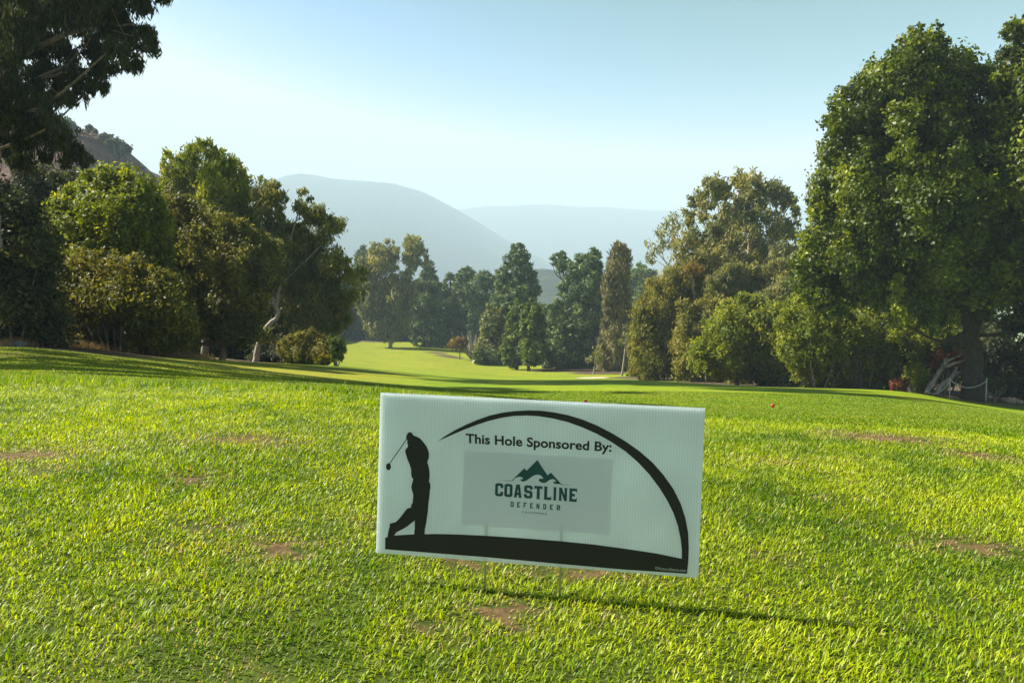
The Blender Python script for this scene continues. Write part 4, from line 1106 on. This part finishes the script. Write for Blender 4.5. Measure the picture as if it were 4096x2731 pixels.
# ------------------------------------------------------------------ right side
def right_trees():
    g = 'trees along the right side'
    P = spots([(1548, 505, 15), (1535, 520, 16), (1525, 545, 14), (1550, 530, 15), (1515, 565, 13), (1502, 580, 11), (1490, 560, 9), (1495, 600, 10), (1540, 560, 12), (1512, 535, 12), (1488, 585, 8), (1560, 515, 10)], 58, .8)
    tree('slim_gum_tree', 'thin see-through gum at the left end of the right-hand gums', 'tree', 58, P, G_GUM(.34, 2.2), leaf_gum, bark_pink,
         [([(1580, 870), (1575, 720), (1556, 620), (1548, 560), (1542, 510)], .13, .03), ([(1562, 640), (1520, 590), (1500, 570)], .06, .02)], 9, g)
    P = spots([(1598, 465, 18), (1620, 470, 14), (1580, 490, 15), (1612, 498, 16), (1588, 515, 16), (1632, 430, 24), (1650, 425, 22), (1612, 448, 15), (1662, 445, 18), (1640, 470, 12), (1690, 425, 22), (1712, 418, 20), (1730, 412, 20), (1702, 450, 20), (1745, 425, 22), (1765, 440, 20), (1722, 445, 20),
               (1780, 440, 24), (1800, 445, 18), (1818, 465, 16), (1826, 485, 13), (1790, 470, 16), (1700, 480, 26), (1735, 475, 26), (1670, 495, 24), (1650, 520, 22), (1720, 515, 28), (1760, 490, 20), (1690, 530, 26), (1640, 550, 26), (1610, 560, 20),
               (1800, 510, 22), (1785, 535, 26), (1760, 560, 28), (1820, 540, 20), (1835, 580, 22), (1810, 585, 28), (1720, 565, 26), (1680, 575, 28), (1640, 595, 26), (1610, 610, 28), (1580, 600, 16), (1740, 610, 30), (1790, 630, 30), (1830, 625, 22), (1690, 625, 28), (1650, 640, 28), (1855, 560, 12)], 50, 1.8)
    tree('great_gum_tree', 'biggest gum of the right-hand group, rounded clumps on pinkish stems against the sky', 'tree', 50, P, (.30, .10, 5.0, dict(droop=.6, sub=12, spread=.27, up=.3, tone=(.5, .3))), leaf_gum, bark_pink,
         [([(1700, 880), (1705, 760), (1698, 650), (1690, 560), (1685, 500), (1700, 430)], .24, .05), ([(1700, 700), (1676, 600), (1664, 520), (1640, 440)], .12, .03, ), ([(1702, 690), (1760, 590), (1780, 500), (1785, 445)], .13, .03),
          ([(1690, 640), (1640, 560), (1600, 480)], .08, .02), ([(1715, 640), (1722, 540), (1735, 430)], .10, .03)], 22, g)
    P = spots([(1575, 560, 24), (1600, 585, 28), (1560, 600, 20), (1625, 560, 28), (1545, 625, 18), (1580, 640, 28), (1620, 625, 30), (1655, 600, 28), (1660, 650, 30), (1700, 600, 28), (1740, 580, 28),
               (1780, 590, 28), (1820, 600, 28), (1840, 640, 28), (1780, 640, 30), (1720, 650, 30), (1590, 545, 18), (1640, 530, 22), (1680, 550, 24), (1720, 540, 22), (1840, 590, 20), (1700, 690, 30), (1640, 690, 30)], 47.5, 1.4)
    tree('olive_gum_tree', 'sunlit olive gum filling the foot of the biggest gum with rounded clumps', 'tree', 47.5, P, (.26, .085, 4.4, dict(droop=.6, sub=12, spread=.30, up=.3, tone=(.6, .3))), leaf_gum, bark_pink,
         [([(1660, 880), (1664, 790), (1672, 700), (1680, 600)], .15, .04), ([(1668, 740), (1610, 660), (1585, 590)], .07, .03), ([(1670, 720), (1750, 650), (1790, 600)], .07, .03)], 14, g)
    P = spots([(1865, 420, 12), (1858, 450, 12), (1870, 470, 14), (1862, 495, 10), (1872, 435, 12)], 50, .6)
    tree('slim_gum_tree', 'wispy gum top showing just left of the big round tree', 'tree', 50, P, G_GUM(.30, 1.3), leaf_gum, bark_pink, [([(1900, 880), (1890, 620), (1872, 500), (1866, 430)], .13, .03)], 4, g)
    P = lumps([(1468, 720), (1480, 680), (1500, 655), (1525, 630), (1560, 622), (1590, 612), (1625, 640), (1650, 680), (1665, 740), (1660, 800), (1640, 845), (1600, 855), (1560, 850), (1500, 862), (1465, 860), (1455, 800)], 46, 2.4, .8)
    tree('olive_gum_tree', 'olive brown leafy gum in front of the great gum', 'tree', 46, P, G_GUM(.24, 4.2), leaf_olive, bark_pink, [([(1546, 872), (1548, 800), (1560, 720), (1570, 660)], .10, .04), ([(1550, 800), (1510, 740), (1500, 690)], .07, .03)], 12, g)
    P = spots([(1590, 612, 15), (1582, 622, 14), (1602, 620, 14)], 45, .5)
    tree('golden_tipped_gum', 'orange-tipped young gum poking out of the olive gum', 'tree', 45, P, G_GUM(.2, 3), leaf_gold, bark_pink, [([(1600, 870), (1598, 740), (1592, 640)], .07, .03)], 3, g)
    P = lumps([(1592, 840), (1596, 800), (1614, 765), (1640, 745), (1655, 715), (1678, 690), (1710, 678), (1740, 690), (1775, 700), (1812, 712), (1836, 745), (1835, 790), (1815, 830), (1800, 870), (1770, 872), (1720, 862), (1660, 858), (1630, 850)], 35, 2.0, .55)
    tree('round_leafy_tree', 'low rounded leafy tree with thin pale stems left of the big dark trunk', 'tree', 35, P, G_BUSH(.16), leaf_pepper, bark_grey,
         [([(1692, 880), (1695, 840), (1700, 780)], .10, .05), ([(1623, 874), (1622, 830), (1640, 780)], .06, .03), ([(1660, 872), (1662, 820), (1680, 760)], .05, .03), ([(1780, 880), (1760, 820), (1745, 750)], .06, .03)], 16, g)
    P = lumps([(1630, 640), (1680, 610), (1730, 620), (1790, 600), (1830, 590), (1862, 610), (1880, 660), (1880, 760), (1860, 800), (1640, 800), (1620, 720)], 44, 2.0, .6)
    tree('olive_gum_tree', 'brown-green gum filling the space between the great gum and the big round tree', 'tree', 44, P, G_GUM(.23, 4.2), leaf_gum, bark_pink, [([(1760, 876), (1764, 800), (1770, 700), (1780, 640)], .11, .04), ([(1765, 790), (1700, 720), (1680, 660)], .07, .03)], 12, g)
    P = lumps([(1560, 700), (1640, 690), (1740, 690), (1850, 700), (1880, 760), (1880, 868), (1560, 870)], 42, 1.5, .7, 1.5)
    shrub('backing_bush', 'brownish bush filling the gap behind the rounded leafy tree', 'bush', 42, P, G_BUSH(.2, 3.2), leaf_olive, 1730, g, 9)
    P = lumps([(1790, 770), (1800, 720), (1815, 690), (1850, 672), (1890, 690), (1930, 700), (1960, 730), (1965, 790), (1940, 840), (1925, 880), (1880, 888), (1840, 880), (1830, 840), (1800, 820)], 30, 1.6, .5)
    shrub('cane_thicket', 'light green thicket below the left flank of the big round tree', 'bush', 30, P, G_BUSH(.14), leaf_pepper, 1880, g, 12)
    P = lumps([(1940, 720), (1990, 700), (2040, 730), (2070, 760), (2060, 800), (2050, 860), (2040, 890), (1980, 892), (1930, 880), (1930, 800)], 30.5, 1.4, .48, 1.5)
    shrub('cane_thicket', 'thicket of bare leaning canes with sparse leaves, left of the red bushes', 'bush', 30.5, P, G_BUSH(.14, 2.4), leaf_pepper, 1990, g, 26)
    P = lumps([(2040, 790), (2070, 740), (2120, 735), (2170, 745), (2200, 760), (2200, 810), (2150, 830), (2110, 850), (2080, 880), (2050, 880)], 29.5, 1.0, .42)
    shrub('leafy_bush', 'yellow-green bush just left of the big dark trunk', 'bush', 29.5, P, G_BUSH(.13), leaf_pepper, 2100, g, 8)
    P = lumps([(2078, 870), (2085, 845), (2110, 835), (2130, 850), (2128, 890), (2095, 896)], 27.6, .4, .25)
    shrub('leafy_bush', 'small pale green bush between the red bush and the fallen branches', 'bush', 27.6, P, G_BUSH(.1), leaf_pepper, 2105, g, 4)
    P = lumps([(2046, 890), (2052, 872), (2068, 862), (2082, 870), (2086, 896), (2060, 900)], 27, .35, .22)
    shrub('red_bush', 'rusty red bush on the lawn edge', 'bush', 27, P, G_BUSH(.09), leaf_red, 2066, g, 4)
    P = masses(lumps([(2135, 850), (2142, 815), (2160, 808), (2172, 830), (2160, 850)], 28.6, .4, .26), lumps([(2175, 830), (2185, 805), (2215, 812), (2215, 845), (2190, 850)], 28.6, .4, .26))
    shrub('red_bush', 'scattered reddish twiggy bush right behind the fallen branches', 'bush', 28.6, P, G_BUSH(.1, 2.2), leaf_red, 2170, g, 8)
    # the big round tree
    big = lumps([(1838, 640), (1845, 590), (1850, 555), (1868, 530), (1884, 505), (1886, 480), (1872, 450), (1880, 410), (1886, 370), (1896, 330), (1905, 290), (1922, 255), (1938, 222), (1958, 200), (1975, 175), (2005, 150), (2045, 132), (2075, 108), (2100, 82), (2125, 76), (2150, 82),
                 (2165, 105), (2195, 122), (2225, 140), (2260, 165), (2330, 210), (2420, 300), (2470, 450), (2460, 600), (2400, 700), (2330, 730), (2280, 715), (2230, 705), (2180, 730), (2150, 735), (2100, 720), (2080, 745), (2050, 700), (2010, 690), (1975, 680), (1930, 695), (1905, 712), (1880, 700), (1865, 680), (1845, 672)], 27, 4.6, .80, 3.0)
    spray = spots([(2062, 640, 12), (2052, 655, 12), (2068, 668, 13), (2050, 690, 13), (2060, 710, 14), (2075, 728, 14), (2065, 740, 10), (2088, 735, 9)], 24.6, .25)
    sp = leaves(spray[0], spray[1], 1500, .13, .08, droop=.4, sub=10, spread=.3, tone=(.97, .08))
    tree('big_round_tree', 'big dense broadleaf tree with a thick dark trunk, dominating the right side', 'tree', 27, big, (.135, .088, 5.0, dict(droop=.45, sub=13, spread=.25, up=.45, tone=(.42, .28))), leaf_bright, bark_dark,
         [([(2238, 922), (2236, 860), (2234, 800), (2228, 750), (2215, 680), (2200, 600), (2165, 480), (2140, 380), (2120, 300)], .34, .08), ([(2232, 770), (2250, 700), (2262, 620), (2290, 480), (2310, 350)], .22, .06),
          ([(2250, 680), (2300, 590), (2360, 545)], .15, .06), ([(2200, 620), (2120, 540), (2040, 480)], .10, .03), ([(2212, 680), (2120, 640), (2000, 620)], .08, .03), ([(2160, 470), (2080, 400), (2000, 330)], .08, .03)], 26, None, extra_limbs=[sp], limb_r=.2, flare=.45)
    P = lumps([(2280, 250), (2300, 190), (2300, 130), (2312, 95), (2330, 72), (2360, 62), (2420, 50), (2520, 70), (2600, 200), (2660, 450), (2640, 720), (2520, 800), (2420, 760), (2350, 640), (2300, 480), (2280, 360)], 25.5, 3.0, .75, 2.8)
    tree('edge_tree', 'second dense broadleaf tree cut by the right edge of the picture', 'tree', 25.5, P, G_BROAD(.17, 4.8), leaf_bright, bark_dark, [([(2450, 960), (2450, 780), (2440, 560), (2420, 300)], .26, .08)], 14, None)
    P = lumps([(2262, 880), (2258, 800), (2290, 740), (2380, 720), (2560, 740), (2620, 860), (2600, 920), (2420, 915), (2330, 905), (2280, 892)], 29.5, 1.3, .5)
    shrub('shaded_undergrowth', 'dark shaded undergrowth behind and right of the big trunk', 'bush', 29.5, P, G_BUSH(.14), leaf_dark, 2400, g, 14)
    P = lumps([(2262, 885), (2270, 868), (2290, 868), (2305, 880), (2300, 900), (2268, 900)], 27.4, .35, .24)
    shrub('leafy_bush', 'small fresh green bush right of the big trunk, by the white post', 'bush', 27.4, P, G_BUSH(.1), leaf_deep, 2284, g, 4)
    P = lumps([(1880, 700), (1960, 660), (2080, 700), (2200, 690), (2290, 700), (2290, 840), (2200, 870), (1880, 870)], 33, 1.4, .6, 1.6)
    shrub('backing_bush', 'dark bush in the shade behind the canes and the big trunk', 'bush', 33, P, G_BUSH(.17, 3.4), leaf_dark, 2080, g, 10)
    rows = [(1480, 56, 34, 26), (1530, 52, 40, 24), (1590, 47, 44, 30), (1650, 42, 44, 28), (1716, 38.5, 46, 24), (1776, 35, 40, 28), (1835, 33.5, 44, 30), (1905, 31.8, 44, 26), (1970, 32, 48, 34), (2045, 31.5, 44, 30)]
    for i, (px, dd, w, h) in enumerate(rows):
        by = 341 / K + (FP / K) * math.tan(math.atan((CAM_H - z1((px * K - 512) / FP * dd, dd)) / dd) - PITCH) + 3
        pl = [(px - w, by), (px - w * .8, by - h * 1.1), (px - w * .3, by - h * 1.9), (px + w * .2, by - h * 1.5), (px + w * .7, by - h * 1.7), (px + w, by - h * .6), (px + w, by)]
        names = ['leftmost', 'second', 'third', 'fourth', 'fifth', 'sixth', 'seventh', 'eighth', 'ninth', 'last']
        shrub('low_scrub_bush', names[i] + ' of the low bushes along the foot of the right tree line', 'bush', dd, lumps(pl, dd, .7, .36, 1.8), G_BUSH(.0042 * dd, 3.0), (leaf_deep, leaf_olive, leaf_dark)[i % 3], px, 'low bushes at the foot of the right trees', 6)
    # slender pale trunks along the wood's edge
    for px, top, lean, d, r, lab in [(1362, 838, 4, 62, .08, 'slender pale trunk beside the bunker'), (1428, 800, 8, 58, .09, 'taller slender pale trunk right of the bunker with a bare side branch')]:
        P = spots([(px + lean + 4, top - 22, 12), (px + lean + 12, top - 12, 9), (px + lean - 8, top - 14, 9)], d, .4)
        tree('slender_tree', lab, 'tree', d, P, G_GUM(.3, 1.8), leaf_gum, bark_grey, [([(px, 872), (px + lean * .5, (872 + top) / 2), (px + lean, top), (px + lean + 3, top - 25)], r, .04)], 3, g)


right_trees()

# fallen branches, rope posts, rock
p0 = at(2150, 890, 27.3); p0[2] = z1(p0[0], p0[1])
fb = empty('fallen_branches', p0); tag(fb, 'pale broken branches lying on the ground left of the big trunk', 'branches')
for nm, pts, r0, r1 in [('branch', [(2128, 892), (2148, 868), (2158, 850), (2168, 838), (2176, 822)], .09, .05), ('branch', [(2150, 892), (2178, 872), (2192, 858), (2198, 842)], .085, .05),
                        ('branch', [(2182, 868), (2200, 855), (2232, 852)], .05, .03), ('branch', [(2172, 840), (2200, 832), (2235, 818)], .06, .04), ('branch', [(2165, 835), (2190, 822), (2215, 810)], .04, .02)]:
    b = MB(); P = path_pts([at(x, y, 27.3 + .1 * i) for i, (x, y) in enumerate(pts)], 4, .015)
    if pts[0][1] > 880: P[0][2] = z1(P[0][0], P[0][1]) + .02
    b.tube(P, np.linspace(r0, r1, len(P)), 8); b.build(nm, bark_white, fb, p0)
post_paint = plain_mat('white_post_paint', (.48, .50, .48), rough=.5, var=.08)
posts = []
for px, top, base, lab in [(2181, 868, 899, 'white rope post left of the big trunk, before the fallen branches'), (2265, 868, 899, 'white rope post right of the big trunk beside the green bush')]:
    p = at(px, base, 26.6); p[2] = z1(p[0], p[1]); t = at(px, top, 26.6)
    h = max(.45, t[2] - p[2])
    root = empty('rope_post', p); tag(root, lab, 'post', 'white rope posts along the path')
    b = MB(); b.tube([(0, 0, -.1), (0, 0, h * .5), (0, 0, h)], [.020] * 3, 10); b.build('shaft', post_paint, root)
    b = MB(); b.tube([(0, 0, h), (0, 0, h + .012), (0, 0, h + .025)], [.024, .024, .014], 10); b.build('cap', post_paint, root)
    posts.append(p + np.array([0, -.035, h - .06]))
rope = plain_mat('pale_rope', (.5, .47, .4), rough=.8)
b = MB()
q0 = at(2128, 893, 27.0); q0[2] = z1(q0[0], q0[1]) + .12
for a, c in ((q0, posts[0]), (posts[0], posts[1])):
    P = [a + (c - a) * t + np.array([0, 0, -.25 * 4 * t * (1 - t)]) for t in np.linspace(0, 1, 14)]
    b.tube(P, [.016] * 14, 6)
tag(b.build('barrier_rope', rope), 'pale rope sagging between the two white posts and the fallen branches', 'rope')


def stone(name, px, py, d, size, mat, lab, seed, group=None):
    r = np.random.default_rng(seed); p = at(px, py, d); p[2] = z1(p[0], p[1])
    bm = bmesh.new(); bmesh.ops.create_icosphere(bm, subdivisions=3, radius=1)
    k = r.normal(size=(5, 3)); 
    for v in bm.verts:
        n = np.array(v.co); f = 1 + .12 * sum(math.sin(3 * float(n @ q) + i) for i, q in enumerate(k)) / 2
        v.co = Vector([float(c) for c in n * f * np.array(size)]) + Vector((0, 0, size[2] * .55))
    me = bpy.data.meshes.new(name); bm.to_mesh(me); bm.free(); me.polygons.foreach_set('use_smooth', [True] * len(me.polygons))
    tag(link_mesh(name, me, mat, None, p), lab, 'rock', group)


rock_grey = plain_mat('grey_rock', (.13, .14, .15), rough=.85, var=.35, scale=9)
rock_tan = plain_mat('tan_rock', (.32, .24, .18), rough=.9, var=.3, scale=9)
stone('grey_rock', 44, 780, 18.5, (.16, .12, .08), rock_grey, 'grey rock lying on the bare shaded ground at the left', 3)
stone('pale_rock', 1095, 829, 84, (.45, .35, .3), plain_mat('pale_rock', (.6, .56, .5), var=.1), 'small pale rock at the edge of the far fairway', 5)
for i, (px, py, s, lab) in enumerate([(2318, 905, .22, 'tan rock bordering the path, nearest the big trunk'), (2340, 908, .16, 'tan rock bordering the path by the frame edge')]):
    stone('border_rock', px, py, 27.6, (s, s * .8, s * .6), rock_tan, lab, 11 + i, 'rocks bordering the path')


# ------------------------------------------------------------------ sand and path laid on the ground
def overlay(name, poly, mat, lift, n=60, dome=0.0):
    P = np.array(poly, float); lo, hi = P.min(0), P.max(0)
    gx, gy = np.meshgrid(np.linspace(lo[0], hi[0], n), np.linspace(lo[1], hi[1], n))
    Q = np.c_[gx.ravel(), gy.ravel()]
    e = edge_dist(Q, P) * np.where(in_poly(Q, P), 1, -1)
    z = Z(Q[:, 0], Q[:, 1]) + lift + dome * np.clip(e / max(e.max(), .1), 0, 1)
    ok = e > -.04
    V = np.c_[Q, z]; F = []
    for j in range(n - 1):
        for i in range(n - 1):
            q = (j * n + i, j * n + i + 1, (j + 1) * n + i + 1, (j + 1) * n + i)
            if all(ok[k] for k in q): F.append(q)
    return tag(link_mesh(name, np_mesh(name, V, np.array(F), smooth=True), mat), kind='structure')


sand = plain_mat('bunker_sand', (.42, .35, .26), rough=.95, spec=.1, var=.12, scale=3)
cx, cy = at(1362, 868, 55)[:2]
th = np.linspace(0, 2 * np.pi, 28, endpoint=False)
overlay('sand_bunker', np.c_[cx + np.cos(th) * 1.1 * (1 + .15 * np.sin(3 * th)), cy + np.sin(th) * 1.6 * (1 + .1 * np.cos(2 * th))], sand, .02)
dirt = plain_mat('path_dirt', (.30, .22, .165), rough=.95, spec=.1, var=.25, scale=2)
a = [at(2288, 915, 27.2), at(2320, 922, 26.2), at(2360, 934, 25.2), at(2480, 955, 24.0), at(2700, 990, 22)]
pl = [(p[0], p[1] + .9) for p in a] + [(p[0], p[1] - .75) for p in a[::-1]]
overlay('dirt_path', pl, dirt, .012, 70)

# fallen leaves and bark chips scattered over the turf
n = 150
yy = 3.2 + 20 * RNG.random(n) ** 1.3; xx = RNG.uniform(-1, 1, n) * .66 * yy
zz = Z(xx, yy) + np.where(yy < edge_y(xx), .016, .014 + .0015 * yy)
aa = RNG.uniform(0, 6.28, n); L = RNG.uniform(.010, .020, n) * (1 + .06 * yy); W = L * RNG.uniform(.3, .6, n)
ca, sa = np.cos(aa), np.sin(aa)
V = np.empty((n, 4, 3))
for k, (u, v, h) in enumerate([(-.5, 0, .1), (0, .5, .25), (.5, 0, .1), (0, -.5, -.05)]):
    V[:, k] = np.c_[xx + ca * L * u - sa * W * v, yy + sa * L * u + ca * W * v, zz + L * h * RNG.uniform(.4, 1.4, n)]
leaf_tan = leaf_mat('dead_leaf', (.16, .10, .06), (.34, .25, .16), (.50, .42, .32), trans=.2)
tag(link_mesh('leaf_litter', np_mesh('leaf_litter', V.reshape(-1, 3), np.arange(n * 4).reshape(n, 4), {'tint': RNG.random(n), 'tone': RNG.random(n)}), leaf_tan),
    'dead leaves and bark chips scattered over the mown tee and the rough grass', 'leaf litter', kind='stuff')

# ------------------------------------------------------------------ haze
bmh = bmesh.new(); bmesh.ops.create_cube(bmh, size=1)
hz = bpy.data.meshes.new('haze'); bmh.to_mesh(hz); bmh.free()
m, nt, N, out = nodes('valley_haze')
pv = N('VolumePrincipled', Density=.0008, Anisotropy=0.0); pv.inputs['Color'].default_value = (.66, .88, 1, 1)
nt.links.new(pv.outputs[0], out.inputs['Volume'])
ho = link_mesh('haze', hz, m, None, (0, 1900, 105))
ho.scale = (12600, 9800, 316)
tag(ho, 'pale blue haze filling the valley', 'haze', kind='stuff')
